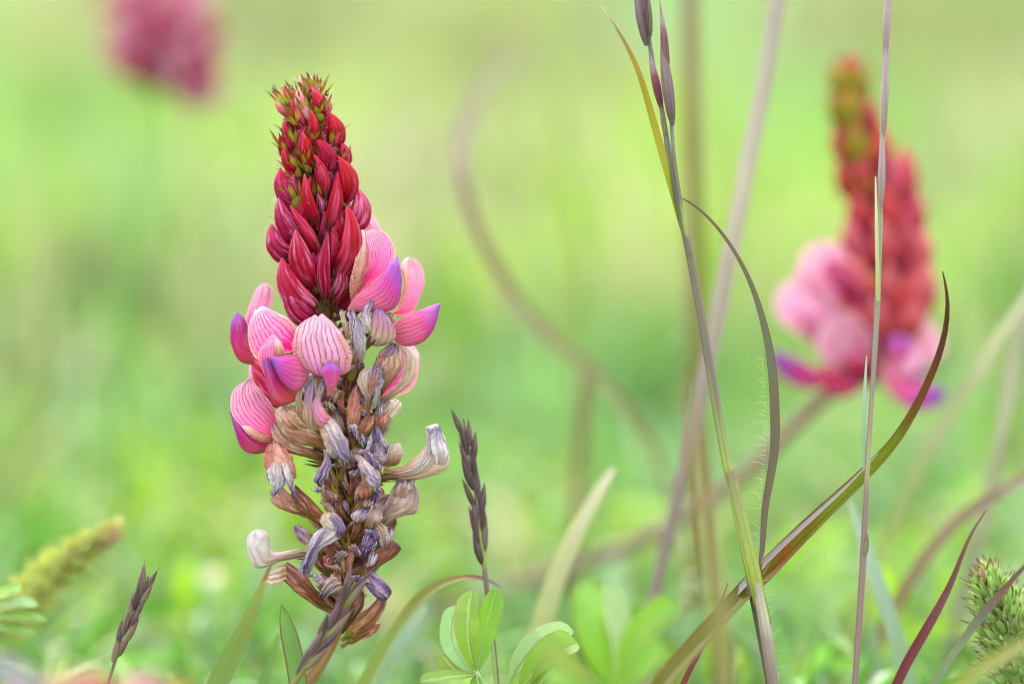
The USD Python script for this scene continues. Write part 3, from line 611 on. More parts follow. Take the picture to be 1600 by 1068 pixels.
# left, banner to the front
p = blossom(main, (470, 580, 40), (450, 560, 70))
petal(p, [(455, 550), (430, 556), (404, 562), (390, 538), (389, 508), (399, 486)], [(458, 540), (463, 519), (455, 502), (435, 490), (411, 478)], 0, (62, 72, 74, 62), 'banner_pink', bulge=9, tilt=4, crease=3, name=BN, crinkle=1.2, ripple=1.6)
petal(p, [(418, 594), (404, 560), (409, 540), (424, 523)], [(440, 580), (445, 556), (440, 536), (431, 525)], 0, (78, 88, 88, 82), 'banner_pink', bulge=8, name=WG, crinkle=.7)
petal(p, [(428, 560), (428, 545), (431, 528)], [(442, 562), (444, 548), (436, 530)], 0, (90, 97, 92), 'banner_fold', bulge=3, name=WG, crinkle=.7)
petal(p, [(700, 345), (640, 470), (580, 490), (480, 400), (420, 290), (394, 222)], [(695, 315), (600, 185), (480, 195), (420, 203), (395, 212)], 5, (76, 92, 104, 104), 'keel_purple', bulge=10, closed=True, name=KL, crinkle=.9)
petal(p, [(600, 565), (450, 605), (380, 540), (335, 350), (335, 240), (358, 195)], [(625, 480), (540, 440), (440, 330), (398, 240), (372, 197)], 5, (62, 84, 94, 96), 'keel_deep', bulge=10, closed=True, name=KL, crinkle=.9)
# the one facing the lens
p = blossom(main, (524, 580, 40), (514, 556, 90))
petal(p, [(506, 570), (482, 579), (462, 562), (457, 532), (468, 506), (490, 492)], [(514, 566), (541, 583), (550, 562), (542, 532), (528, 511), (505, 491)], 0, (84, 94, 98, 88), 'banner_white', bulge=15, name=BN, notch=5.5, nu=31, n=42, crinkle=1.4, ripple=1.2, crease=4)
petal(p, [(500, 578), (503, 564), (509, 556)], [(533, 580), (529, 562), (518, 555)], 0, (90, 104, 104), 'wither_tan', bulge=6, name='petal_throat')
petal(p, [(511, 616), (508, 598), (503, 577), (513, 565)], [(519, 616), (527, 598), (530, 575), (518, 564)], 0, (98, 112, 118, 112), 'keel_purple', bulge=7, closed=True, name=KL, crinkle=.6)
# low left, from the side
p = blossom(main, (480, 660, 20), (430, 665, 34))
petal(p, [(410, 905), (200, 820), (85, 720), (48, 610), (72, 480), (200, 366)], [(450, 760), (425, 640), (335, 520), (270, 440), (218, 366)], 5, (28, 40, 44, 36), 'banner_soft', bulge=12, tilt=-10, name=BN, crinkle=1.3, ripple=1.8)
petal(p, [(370, 985), (230, 1008), (150, 960), (90, 820), (50, 660)], [(410, 905), (300, 880), (185, 812), (100, 720), (54, 652)], 5, (20, 38, 44, 42), 'keel_deep', bulge=10, closed=True, name=KL, crinkle=.9)
petal(p, [(400, 915), (300, 905), (200, 840), (150, 780)], [(410, 850), (310, 830), (220, 775), (160, 770)], 5, (40, 54, 56, 52), 'banner_fold', bulge=4, name=WG, crinkle=.8)
petal(p, [(438, 640), (421, 632), (405, 612), (394, 588)], [(440, 606), (426, 588), (410, 566), (392, 552)], 0, (10, 18, 18, 8), 'bud_striped', bulge=6, name=WG, crinkle=.8)
# pale pink behind those two
p = blossom(main, (480, 620, 0), (410, 600, -10))
petal(p, [(420, 630), (396, 612), (388, 586), (390, 562)], [(430, 604), (420, 582), (412, 566), (398, 556)], 0, (2, -4, -6, -10), 'banner_soft', bulge=5, name=BN, crinkle=.8)
# half hidden behind the top right banner
p = blossom(main, (540, 430, -20), (560, 390, -30), tl=24)
petal(p, [(546, 430), (549, 380), (556, 350), (568, 330)], [(580, 420), (600, 384), (592, 350), (576, 329)], 0, (-20, -22, -28, -34), 'banner_soft', bulge=8, name=BN, crinkle=.8, ripple=1)

# ---- withered blossoms
WITW = ([0, .1, .3, .6, .85, 1], [.4, .55, .75, 1, .8, .12])
def wither(top, base, pts, w, mat, ref=(0, .1, 1), th=.5, ridge=.1, cr=.5, pr=WITW, tl=36, cal='calyx_olive', part=None, nr_=5, twist=None):
    """a faded blossom: calyx, then a collapsed ridged petal through pts"""
    s_ = nseed()
    p = part or blossom(top, base, pts[0], r=6.5, mat=cal, tl=tl, name='withered_blossom')
    n = 34
    sp = spline([Q(*base)] + [Q(*q) for q in pts], n)
    W = w * SP * prof(*pr, n)
    v = np.linspace(0, 1, n)
    bw = body(sp, W, W * th, unit(np.array(ref, float)), 28, ridge=ridge * np.clip(v * 2, .2, 1), nridge=nr_, rseed=s_, egg=.15, twist=None if twist is None else v * twist)
    V = rough(bw[0], bw[2], cr * SP * 4, .6, s_)
    W_ = V.reshape(n, 29, 3); W_[:, -1] = W_[:, 0]
    emit(p, 'petal', (W_.reshape(-1, 3), bw[1], bw[2]), mat)
    return p
def faded(base, to, tl=40, cal='calyx_olive'): return blossom(main, base, to, r=6.5, mat=cal, tl=tl, name='withered_blossom')
CR = dict(crinkle=2.3, ripple=2.4, fray=1.5, n=44)
def rag(p, A, B, o, z, mat, bulge=4, **k): petal(p, A, B, o, z, mat, bulge=bulge, **{**CR, **k})
def husk(p, A, B, o, z, mat, bulge=9, crinkle=1.7, fray=.9, **k): petal(p, A, B, o, z, mat, bulge=bulge, closed=True, crinkle=crinkle, fray=fray, n=44, **k)

# cream pod with a purple tip, upper right
p = faded((566, 545, 46), (590, 520, 60))
husk(p, [(290, 1046), (308, 900), (340, 770), (372, 726)], [(400, 1062), (500, 1034), (524, 970), (480, 860), (400, 745)], 4, (44, 62, 66, 58), 'keel_faded', bulge=10, crinkle=.7)
rag(p, [(320, 1000), (250, 880), (252, 780), (300, 690)], [(350, 960), (322, 850), (338, 720), (338, 688)], 4, (58, 72, 72, 62), 'wither_lilac')
rag(p, [(490, 890), (465, 830), (440, 785)], [(512, 880), (528, 828), (500, 790)], 4, (34, 38, 36), 'wither_cream')
# narrow blue pod and grey slivers
p = faded((548, 590, 50), (560, 540, 64))
husk(p, [(560, 566), (553, 538), (552, 512), (557, 495)], [(569, 562), (572, 540), (568, 512), (561, 495)], 0, (58, 70, 72, 64), 'wither_blue', bulge=6, crinkle=.7)
rag(p, [(150, 1064), (128, 900), (108, 800), (140, 768)], [(190, 1050), (192, 880), (196, 800), (160, 770)], 4, (56, 64, 62, 54), 'wither_lilac')
rag(p, [(110, 1010), (80, 900), (48, 800), (62, 776)], [(160, 1010), (120, 900), (98, 810), (80, 780)], 4, (58, 64, 60, 52), 'wither_cream')
# two tan lobes at the right
p = faded((574, 640, 10), (600, 600, 22))
husk(p, [(395, 515), (378, 400), (356, 250), (430, 140), (500, 84)], [(410, 500), (480, 430), (560, 335), (602, 240), (572, 150), (520, 82)], 6, (14, 28, 32, 24), 'wither_tan', bulge=8)
rag(p, [(380, 330), (350, 250), (420, 150), (505, 84)], [(420, 300), (470, 190), (560, 200), (530, 90)], 6, (30, 38, 38, 30), 'wither_mauve')
p = faded((580, 650, -8), (620, 600, 0))
husk(p, [(395, 560), (500, 450), (585, 310), (598, 200), (540, 95)], [(420, 595), (560, 495), (680, 375), (706, 250), (682, 160), (600, 98)], 6, (-6, 4, 6, -2), 'wither_cream', bulge=8)
# centre right: cream, mauve and blue folds over a pink tube
p = faded((554, 704, 40), (566, 660, 56))
husk(p, [(120, 830), (115, 680), (150, 520), (190, 430)], [(205, 840), (240, 680), (255, 560), (230, 440)], 6, (44, 58, 62, 58), 'wither_pinkish', bulge=8)
rag(p, [(230, 660), (262, 560), (198, 450), (198, 375), (290, 285)], [(330, 600), (318, 460), (318, 380), (310, 288)], 6, (56, 72, 76, 64), 'wither_cream', bulge=6)
rag(p, [(290, 520), (300, 340), (338, 276)], [(350, 520), (392, 340), (372, 278)], 6, (70, 80, 70), 'wither_mauve', bulge=5)
rag(p, [(310, 650), (350, 500), (372, 370), (432, 298)], [(390, 580), (408, 460), (425, 370), (440, 302)], 6, (64, 78, 78, 66), 'wither_blue', bulge=5)
husk(p, [(200, 890), (215, 770), (280, 670)], [(255, 880), (320, 790), (345, 690)], 6, (52, 66, 62), 'wither_brown', bulge=5)
# cream ruffle, far right
p = faded((572, 700, 14), (600, 660, 24))
rag(p, [(300, 760), (380, 650), (470, 565), (518, 536)], [(400, 810), (445, 725), (572, 640), (578, 600)], 6, (14, 26, 30, 22), 'wither_cream', bulge=6)
rag(p, [(330, 700), (360, 620), (400, 560)], [(400, 730), (410, 640), (420, 560)], 6, (28, 40, 34), 'wither_blue', bulge=5)
# lilac pod and striped banner hanging in front
p = faded((514, 692, 50), (486, 668, 74))
husk(p, [(680, 800), (652, 700), (668, 560), (690, 430), (722, 388)], [(808, 806), (792, 700), (762, 560), (760, 440), (742, 384)], 5, (70, 84, 88, 82), 'keel_faded', bulge=9, crinkle=.7)
rag(p, [(880, 800), (785, 765), (738, 640), (752, 560), (800, 490)], [(895, 700), (840, 640), (806, 560), (832, 480)], 5, (82, 94, 94, 86), 'banner_white', bulge=6, crinkle=1.2)
rag(p, [(735, 570), (775, 470), (820, 356)], [(806, 530), (836, 440), (838, 348)], 5, (86, 94, 86), 'wither_lilac')
rag(p, [(650, 750), (598, 600), (640, 450), (700, 360), (780, 338)], [(668, 650), (660, 540), (700, 430), (770, 372)], 5, (70, 78, 78, 70), 'wither_cream')
# the big tan pair on the left
p = faded((516, 710, 36), (470, 690, 60))
husk(p, [(860, 965), (640, 935), (515, 860), (442, 720), (438, 650), (480, 606)], [(845, 890), (770, 780), (660, 690), (610, 620), (540, 586)], 5, (48, 66, 68, 58), 'wither_tan', bulge=13)
rag(p, [(600, 840), (520, 760), (470, 680), (480, 620)], [(720, 800), (620, 700), (570, 640), (530, 600)], 5, (72, 84, 82, 68), 'wither_tan', bulge=4)
p = faded((512, 726, 26), (460, 715, 44))
husk(p, [(760, 1060), (560, 1000), (428, 925), (388, 840), (408, 765)], [(790, 990), (620, 920), (510, 850), (445, 755)], 5, (34, 48, 48, 40), 'wither_tan', bulge=11)
# crumpled streaked rags in front
p = faded((532, 745, 52), (530, 700, 80))
rag(p, [(503, 662), (508, 680), (519, 700), (534, 719), (547, 722)], [(516, 650), (529, 661), (541, 684), (547, 702), (550, 718)], 0, (84, 96, 96, 84), 'wither_lilac', bulge=6)
rag(p, [(498, 666), (503, 690), (512, 708), (521, 716)], [(514, 668), (518, 688), (524, 702), (526, 714)], 0, (80, 92, 90, 82), 'wither_cream', bulge=6)
rag(p, [(520, 700), (528, 714), (533, 730)], [(534, 690), (544, 708), (546, 726)], 0, (86, 94, 84), 'wither_tan', bulge=5)
# left lower: hood, blue rag and lilac strip on a brown-red tube
p = faded((508, 820, 30), (470, 780, 56))
husk(p, [(690, 700), (520, 560), (470, 460)], [(750, 620), (610, 470), (480, 350)], 7, (40, 56, 60), 'wither_brown', bulge=8)
husk(p, [(600, 630), (410, 575), (300, 500), (282, 420)], [(580, 560), (450, 440), (370, 360), (330, 350)], 7, (34, 46, 50, 46), 'wither_tan', bulge=9)
husk(p, [(330, 330), (250, 235), (212, 130), (240, 55), (310, 25)], [(500, 300), (480, 180), (420, 80), (340, 28)], 7, (58, 66, 66, 54), 'wither_pinkish', bulge=9)
rag(p, [(285, 180), (252, 250), (285, 360), (302, 440)], [(355, 155), (385, 260), (408, 350), (318, 430)], 7, (72, 80, 80, 72), 'wither_blue', bulge=5)
rag(p, [(370, 170), (400, 300), (436, 400), (458, 495)], [(440, 170), (472, 280), (482, 380), (486, 492)], 7, (72, 80, 80, 70), 'wither_lilac', bulge=5)
# narrow violet one
p = faded((522, 772, 54), (510, 730, 78))
rag(p, [(722, 60), (708, 180), (648, 290), (652, 340), (690, 388)], [(772, 90), (774, 210), (744, 310), (702, 388)], 7, (78, 90, 90, 80), 'wither_violet', bulge=6)
# crumpled, right of the stem in front
p = faded((564, 800, 48), (574, 760, 76))
husk(p, [(300, 720), (290, 600), (290, 480), (300, 400)], [(400, 720), (446, 600), (440, 500), (380, 420)], 8, (58, 74, 76, 68), 'wither_tan', bulge=9)
rag(p, [(232, 372), (246, 420), (300, 530), (350, 610), (430, 695)], [(290, 380), (385, 490), (436, 580), (454, 690)], 8, (80, 90, 90, 78), 'wither_lilac', bulge=6)
rag(p, [(248, 380), (290, 336), (340, 400), (390, 480)], [(330, 340), (400, 410), (446, 470), (446, 530)], 8, (76, 84, 84, 76), 'wither_violet', bulge=5)
# purple-lilac one, right
p = faded((562, 752, 32), (580, 710, 56))
husk(p, [(300, 420), (330, 300), (360, 210), (400, 142)], [(450, 480), (500, 410), (516, 310), (436, 140)], 8, (46, 60, 62, 52), 'wither_lilac', bulge=8)
rag(p, [(340, 380), (370, 290), (380, 210), (400, 150)], [(400, 390), (420, 290), (440, 220), (430, 150)], 8, (60, 72, 70, 60), 'wither_violet', bulge=5)
rag(p, [(420, 220), (450, 300), (495, 370)], [(450, 210), (512, 290), (518, 340)], 8, (64, 70, 64), 'wither_blue', bulge=4)
# small cream stub
p = faded((568, 754, 2), (600, 725, 14))
husk(p, [(470, 470), (500, 340), (590, 282)], [(590, 460), (640, 380), (614, 284)], 8, (6, 16, 12), 'wither_cream', bulge=7)
# long tube to the right that turns up
p = faded((590, 748, 20), (630, 742, 38))
husk(p, [(485, 470), (640, 472), (750, 390), (818, 300), (826, 165), (850, 142)], [(470, 580), (700, 588), (900, 545), (1000, 485), (1028, 400), (992, 240), (915, 122)], 8, (24, 40, 44, 34), 'wither_cream', bulge=9)
rag(p, [(905, 440), (862, 300), (870, 190), (910, 120)], [(985, 460), (1024, 370), (994, 240), (950, 140)], 8, (54, 58, 54, 44), 'wither_blue', bulge=4)
rag(p, [(520, 510), (660, 500), (790, 400), (832, 250), (836, 150)], [(560, 560), (700, 540), (840, 450), (880, 290), (866, 145)], 8, (34, 54, 56, 42), 'wither_pale', bulge=3)
# grey-tan one below it
p = faded((576, 832, 18), (610, 800, 34))
husk(p, [(330, 920), (500, 740), (560, 640), (598, 588)], [(470, 985), (620, 885), (742, 855), (768, 790), (742, 640), (700, 586)], 8, (20, 36, 40, 34), 'wither_grey', bulge=9)
rag(p, [(560, 720), (590, 640), (620, 590)], [(660, 780), (710, 660), (720, 590)], 8, (44, 50, 44), 'wither_grey', bulge=4)
# long lilac rag in front, low
p = faded((542, 852, 50), (534, 820, 78))
rag(p, [(740, 700), (640, 780), (560, 930), (520, 1040), (535, 1100)], [(896, 700), (880, 770), (780, 850), (690, 930), (650, 1010), (590, 1100)], 7, (88, 98, 96, 86), 'wither_blue', bulge=6, ripple=3)
rag(p, [(720, 600), (700, 660), (760, 730), (830, 720)], [(800, 590), (800, 650), (830, 690), (850, 710)], 7, (90, 98, 98, 92), 'wither_pale', bulge=5)
rag(p, [(800, 586), (860, 620), (900, 700), (880, 790)], [(770, 620), (800, 680), (820, 740), (800, 800)], 7, (92, 100, 100, 94), 'wither_violet', bulge=5)
rag(p, [(720, 730), (640, 850), (580, 980), (550, 1080)], [(760, 740), (690, 850), (620, 980), (570, 1090)], 7, (102, 106, 104, 94), 'wither_violet', bulge=3)
# white one, far left
p = faded((500, 872, 8), (464, 868, 22))
husk(p, [(560, 890), (430, 905), (318, 915), (272, 850), (250, 765), (180, 734)], [(560, 965), (400, 985), (280, 1020), (165, 1050), (82, 890), (92, 800), (145, 738)], 7, (10, 24, 26, 20), 'wither_pale', bulge=9, crinkle=1.8)
# brown tube, lower left
p = wither(main, (520, 952, 14), [(488, 930, 30), (462, 904, 34), (444, 886, 30)], 26, 'wither_brown', ref=(.2, 0, -1), ridge=.06, pr=([0, .2, .6, 1], [.6, .8, 1, .8]))
rag(p, [(446, 880), (430, 890), (412, 898)], [(448, 904), (430, 912), (414, 912)], 0, (36, 40, 34), 'wither_cream')
# right, brown-mauve tube
p = wither(main, (564, 902, 24), [(584, 876, 38), (604, 858, 42), (614, 844, 36)], 32, 'wither_brown', ref=(.1, 0, 1), ridge=.1, pr=([0, .3, .7, .95, 1], [.5, .7, .95, 1, .4]))
rag(p, [(578, 814), (590, 838), (596, 862)], [(592, 812), (608, 834), (612, 858)], 0, (42, 50, 44), 'wither_grey', bulge=5)
rag(p, [(572, 820), (570, 840), (566, 866)], [(590, 824), (588, 846), (580, 872)], 0, (42, 50, 40), 'wither_violet', bulge=5)
# dark violet stub and the lowest one
p = wither(main, (566, 896, 24), [(582, 908, 40), (596, 924, 42), (608, 936, 36)], 25, 'wither_violet', cr=.4, ridge=.08, cal='calyx_dark', pr=([0, .3, .7, .95, 1], [.6, 1, 1, .85, .3]))
p = wither(main, (546, 990, 8), [(566, 972, 18), (584, 956, 22), (600, 930, 16)], 28, 'wither_brown', cr=.4, pr=([0, .3, .7, 1], [.6, 1, .8, .5]))
p = wither(main, (548, 1000, 0), [(572, 984, 8), (592, 972, 8)], 22, 'wither_pinkish', cr=.5)
p = wither(main, (516, 866, 0), [(494, 850, 4), (474, 834, 4), (460, 822, 0)], 20, 'wither_mauve', cr=.5)
p = wither(main, (520, 900, 6), [(500, 880, 16), (484, 862, 16)], 18, 'wither_brown', cr=.5)
# closed brown calyces and shrivelled tubes packed round the stem
rg = np.random.default_rng(11)
for i in range(64):
    a = i * 2.4 + .4; y = 560 + i * 6.1; R = 44 + 16 * math.sin(i * 1.7) - (12 if y > 840 else 0)
    x = axis_x(y) + R * math.sin(a) * .95; z = R * math.cos(a)
    q_ = rg.normal(size=2) * 9
    wither(main, (axis_x(y + 34) + .3 * R * math.sin(a), y + 34, .3 * z), [(x, y, z), (x + .25 * R * math.sin(a) + q_[0], y - 26 + q_[1], z * 1.15)], 15 + 6 * rg.uniform(), ['wither_brown', 'wither_tan', 'wither_pinkish', 'wither_brown', 'wither_mauve'][i % 5], cr=.6, tl=46, cal=['calyx_olive', 'calyx_dark'][i % 2])
    last = sorted((k for k in PRIMS if k.startswith(main + '/withered_blossom') and k.count('/') == 3), key=lambda k: PRIMS[k])[-1]
    sd_ = np.sign(math.sin(a)) or 1; wd = rg.uniform(9, 14); tx, ty = x + sd_ * rg.uniform(8, 26), y - rg.uniform(-16, 40)
    if i % 4 != 3: rag(last, [(x - wd * .5, y + 12), (x - wd + sd_ * 4, y - 8 + q_[0]), (tx - wd * .8, ty + q_[1] * .5)], [(x + wd * .5, y + 12), (x + wd + sd_ * 5, y - 4), (tx + wd * .5, ty + 4)], 0, (z * .9, z * 1.25 + 6, z * 1.2 + 2), ['wither_grey', 'wither_tan', 'wither_mauve', 'wither_lilac', 'wither_pinkish', 'wither_grey'][i % 6], bulge=5, crinkle=2.6, ripple=2.6)
for i in range(30):
    y = 590 + i * 11.6; sd_ = -1 if i % 2 else 1; x = axis_x(y) + sd_ * rg.uniform(4, 36); z0 = 40 + rg.uniform(-4, 10); wd = rg.uniform(7, 12)
    p = faded((axis_x(y + 30), y + 30, 22), (x, y, z0), tl=40, cal=['calyx_olive', 'calyx_dark'][i % 2])
    q_ = rg.normal(size=4) * 5; dn = rg.uniform(-8, 30)
    husk(p, [(axis_x(y + 30) - 5, y + 28), (x - wd * .7, y + 4), (x - wd * .5, y - 16)], [(axis_x(y + 30) + 5, y + 28), (x + wd * .7, y + 4), (x + wd * .5, y - 16)], 0, (24, z0, z0 + 6), ['wither_pinkish', 'wither_tan', 'wither_brown'][i % 3], bulge=6)
    rag(p, [(x - wd * .6, y - 6), (x - wd + sd_ * 5 + q_[0], y - 18), (x - wd * .7 + sd_ * 14, y - 20 + dn + q_[1])], [(x + wd * .6, y - 8), (x + wd + sd_ * 6 + q_[2], y - 14), (x + wd * .6 + sd_ * 15, y - 14 + dn + q_[3])], 0, (z0 + 4, z0 + 16, z0 + 10), ['wither_mauve', 'wither_grey', 'wither_lilac', 'wither_tan', 'wither_violet', 'wither_grey'][i % 6], bulge=5)
hp, hd = [], []
for i in range(420):
    a = rg.uniform(0, 6.28); y = rg.uniform(118, 330); R = .85 * np.interp(y, ENV_Y, ENV_R)
    hp.append(Q(axis_x(y) + R * math.sin(a), y, R * math.cos(a))); hd.append(np.array([math.sin(a), .7, math.cos(a)]))
HAIRS_MAIN = (hp, hd)
# downy bracts in the gaps between the buds
for i in range(84):
    a = i * 2.4; y = 140 + i * 4.4; R = .62 * np.interp(y, ENV_Y, ENV_R)
    b = Q(axis_x(y + 22) + .3 * R * math.sin(a), y + 22, .3 * R * math.cos(a)); t_ = Q(axis_x(y) + R * math.sin(a) * 1.1, y - 12, R * math.cos(a) * 1.1)
    emit(main, 'bract', teeth(b, t_ - b, out_ref(axis_x(y) + R * math.sin(a), y), np.linalg.norm(t_ - b) * rg.uniform(.9, 1.4), 4 * SP, 9 * SP, (7 if y < 280 else 4) * SP, 900 + i, n=5, flare=1.5), 'calyx_dark' if y > 300 else 'calyx_green')

# ------------------------------------------------------------------ the other flowers
def focus_on(dep, ax, env_y, env_r):
    global DEP, SP, AX, ENV_Y, ENV_R
    DEP, SP = dep, S * (D + dep) / D; AX = np.array(ax, float); ENV_Y, ENV_R = env_y, env_r

# the second sainfoin, behind on the right
focus_on(70.0, [(1320, 84), (1328, 150), (1342, 230), (1360, 310), (1378, 390), (1384, 460), (1372, 530), (1345, 580), (1300, 612)], [80, 110, 200, 300, 400, 480, 620], [16, 30, 44, 66, 80, 84, 90])
tail = [at(x, y, d) for x, y, d in [(1300, 612, 70), (1225, 682, 73), (1150, 750, 77), (1060, 812, 83), (960, 862, 90), (860, 896, 98), (760, 930, 105), (660, 962, 110)]]
second = thing('sainfoin_plant', 'blurred red and pink sainfoin with leaning brown stem, behind the thin pale stalk', 'flower', foot(tail[-1]))
spn = spline(rooted([Q(1320, 90)] + [Q(x, y) for x, y in AX[1:-1]] + tail, .7)[::-1], 110)
arc = np.linspace(0, 1, 110)
emit(second, 'stem', tube(spn, np.interp(arc, [0, .6, .8, 1], [12, 12, 10, 4]) * SP, 12), 'mauve_stem')
for bx, by, tx, ty, w, mt, bow, tl, cal in [
    (1326, 150, 1310, 96, 40, 'olive_bud', -.05, .95, G_), (1330, 150, 1328, 84, 35, 'bud_dusky', .05, .9, G_), (1336, 160, 1342, 104, 40, 'olive_bud', .05, .95, G_),
    (1328, 200, 1306, 140, 42, 'olive_bud', -.05, .9, G_), (1334, 205, 1326, 138, 45, 'olive_bud', 0, .9, G_), (1344, 210, 1352, 148, 32, 'bud_dusky', .1, .7, G_),
    (1336, 255, 1306, 196, 32, 'bud_dusky', -.1, .85, G_), (1344, 260, 1332, 190, 45, 'olive_bud', 0, .85, G_), (1352, 265, 1372, 190, 37, 'bud_dusky', .12, .5, G_),
    (1346, 310, 1312, 250, 35, 'bud_dusky', -.1, .8, G_), (1354, 320, 1344, 244, 35, 'bud_dusky', 0, .7, G_), (1366, 325, 1392, 236, 42, 'bud_dusty', .12, .3, D_), (1372, 330, 1410, 225, 45, 'bud_dusky', .14, .3, D_),
    (1358, 370, 1338, 300, 40, 'bud_dusky', -.05, .5, D_), (1372, 380, 1376, 290, 40, 'bud_dusky', .1, .3, D_), (1386, 380, 1428, 290, 50, 'bud_dusky', .14, .25, D_),
    (1364, 420, 1328, 340, 45, 'bud_dusty', -.1, .3, D_), (1378, 430, 1372, 340, 40, 'bud_dusty', .04, .3, D_), (1394, 440, 1436, 348, 52, 'bud_dusty', .14, .2, D_), (1392, 430, 1408, 340, 45, 'bud_dusky', .1, .2, D_),
    (1368, 480, 1340, 400, 50, 'bud_dusty', -.1, .2, D_), (1384, 500, 1386, 406, 42, 'bud_dusty', .02, .2, D_), (1398, 490, 1446, 408, 57, 'bud_dusty', .16, .2, D_), (1392, 520, 1418, 424, 50, 'bud_dusky', .1, .2, D_),
    (1364, 530, 1322, 446, 50, 'bud_dusty', -.08, .2, D_), (1380, 545, 1366, 460, 42, 'bud_dusty', 0, .2, D_), (1390, 530, 1430, 462, 50, 'bud_dusty', .12, .2, D_)]:
    add_bud(second, bx, by, tx, ty, w, mt, bow, tl, cal, tw=6)
for i in range(12):
    a = i * 2.4; yb = 200 + i * 28; R = np.interp(yb - 60, ENV_Y, ENV_R); dx = .7 * R * math.sin(a)
    add_bud(second, axis_x(yb), yb, axis_x(yb) + dx, yb - 70, 30, 'bud_crimson', .1 * np.sign(dx), .4, D_, -8, -abs(math.cos(a)) * R * .8 - 8)
def open_flower(top, base, ban, bw, keel, kw_, bow, ref, km='keel_purple', bm='banner_soft'):
    p = blossom(top, base, ((base[0] + ban[0]) / 2, (base[1] + ban[1]) / 2, base[2] + 20), tl=30)
    bn(p, base, ban, bw, ref, bm, bend=.06, cup=.15, notch=.02)
    kl(p, (base[0], base[1] + 6, base[2] + 14), keel, kw_, bow, km, ref=ref)
open_flower(second, (1350, 500, 40), (1262, 386, 60), 84, (1288, 408, 80), 40, .1, (-.3, .2, 1), 'bud_striped')
open_flower(second, (1330, 540, 50), (1222, 446, 60), 84, (1256, 470, 80), 40, -.1, (-.4, .2, 1), 'banner_pink')
open_flower(second, (1330, 560, 50), (1262, 470, 76), 70, (1204, 546, 60), 40, -.25, (-.3, .2, 1), 'keel_deep')
open_flower(second, (1350, 580, 60), (1290, 500, 96), 84, (1284, 590, 96), 40, -.2, (-.1, .3, 1), 'bud_striped')
open_flower(second, (1352, 590, 40), (1322, 520, 90), 70, (1322, 560, 100), 40, .1, (.1, .3, 1), 'bud_striped')
open_flower(second, (1380, 570, 40), (1434, 478, 40), 74, (1410, 520, 60), 44, .1, (.3, .2, 1), bm='banner_white')
open_flower(second, (1386, 576, 20), (1468, 520, 10), 60, (1442, 560, 30), 36, .2, (.3, .2, 1))
open_flower(second, (1376, 560, 40), (1440, 560, 70), 60, (1480, 614, 50), 46, .22, (.2, .3, 1), bm='banner_soft')
for i, (x, y) in enumerate([(1330, 610), (1300, 600), (1365, 590)]):
    wither(second, (1340 - i * 8, 600, 10), [(x, y - 10, 40), (x - 10, y - 34, 46)], 30, 'wither_brown', cal='calyx_dark')

def raceme(top, axis, R, seed, nb, nf, mats=('bud_striped',), bm='banner_pink', lower=1.0):
    """an out-of-focus spike: nb buds in a spiral, nf open blossoms under them. axis runs from the top down, in photograph pixels with depth"""
    sp_ = spline([at(*q) for q in axis], 60); r_ = np.random.default_rng(seed)
    t, nr, sd = frame(sp_, Z)
    for i in range(nb):
        f = .04 + .56 * i / nb; k = int(f * 59); a = i * 2.4
        rad = nr[k] * math.cos(a) + sd[k] * math.sin(a); up = -t[k]; rr = R * min(1, .25 + 1.5 * f)
        b = sp_[k] + rad * rr * .3; tp = sp_[k] + rad * rr + up * R * 1.5
        p = emit(top, 'bud', pod(b, tp, R * .55, .08, .03, unit(rad + Z * .3), n=16, nu=12), mats[i % len(mats)])
        emit(p, 'calyx', teeth(b, tp - b, unit(rad + Z * .3), R * .7, R * .1, R * .25, R * .09, i, cup=.3), 'calyx_dark')
    for i in range(nf):
        f = .6 + .38 * i / nf; k = int(f * 59); a = i * 2.4 + .5
        rad = nr[k] * math.cos(a) + sd[k] * math.sin(a); up = -t[k]
        b = sp_[k] + rad * R * .25
        p = emit(top, 'blossom', teeth(b, rad, unit(up), R * .5, R * .12, R * .2, R * .08, i + 40), 'calyx_dark')
        emit(p, 'banner_petal', banner(b, b + rad * R * 1.1 + up * R * .8, R * 1.0, unit(rad - up * .4), bend=-.05, n=16, nu=9), bm)
        emit(p, 'keel_petal', pod(b, b + rad * R * 1.35 + up * R * .3, R * .62, .2, 0, unit(np.cross(rad, up)), KEELW, .5, n=16, nu=12), ['keel_purple' if lower else 'banner_soft', 'bud_striped'][i % 2])

ax3 = [(262, -270, 175), (262, -140, 175), (252, 0, 175), (254, 100, 175), (250, 160, 175)]
third = thing('sainfoin_plant', 'far blurred pink sainfoin blob cut off by the top edge, above the left meadow', 'flower', foot(at(300, 700, 170)))
raceme(third, ax3, 7.6, 3, 30, 22, ('bud_dusty', 'banner_soft'), 'banner_soft', 0)
emit(third, 'stem', tube(spline(rooted([at(262, -290, 175)] + [at(*q) for q in ax3[1:]] + [at(258, 240, 178), at(275, 420, 184), at(300, 640, 190)], .7)[::-1], 60), np.full(60, .45), 10), 'grass_lime')
ax4 = [(20, 1110, -74), (90, 1102, -74), (170, 1106, -74), (240, 1126, -72), (300, 1150, -70)]
fourth = thing('sainfoin_plant', 'out-of-focus pink and lilac sainfoin head in front, at the bottom left corner', 'flower', foot(at(330, 1200, -60)))
raceme(fourth, ax4[::1], 3.2, 8, 22, 12, ('bud_pale', 'bud_scarlet', 'bud_pale'), 'banner_soft', 0)
emit(fourth, 'stem', tube(spline(rooted([at(*q) for q in ax4] + [at(330, 1190, -66)], .6)[::-1], 50), np.full(50, .7), 10), 'flower_stem')
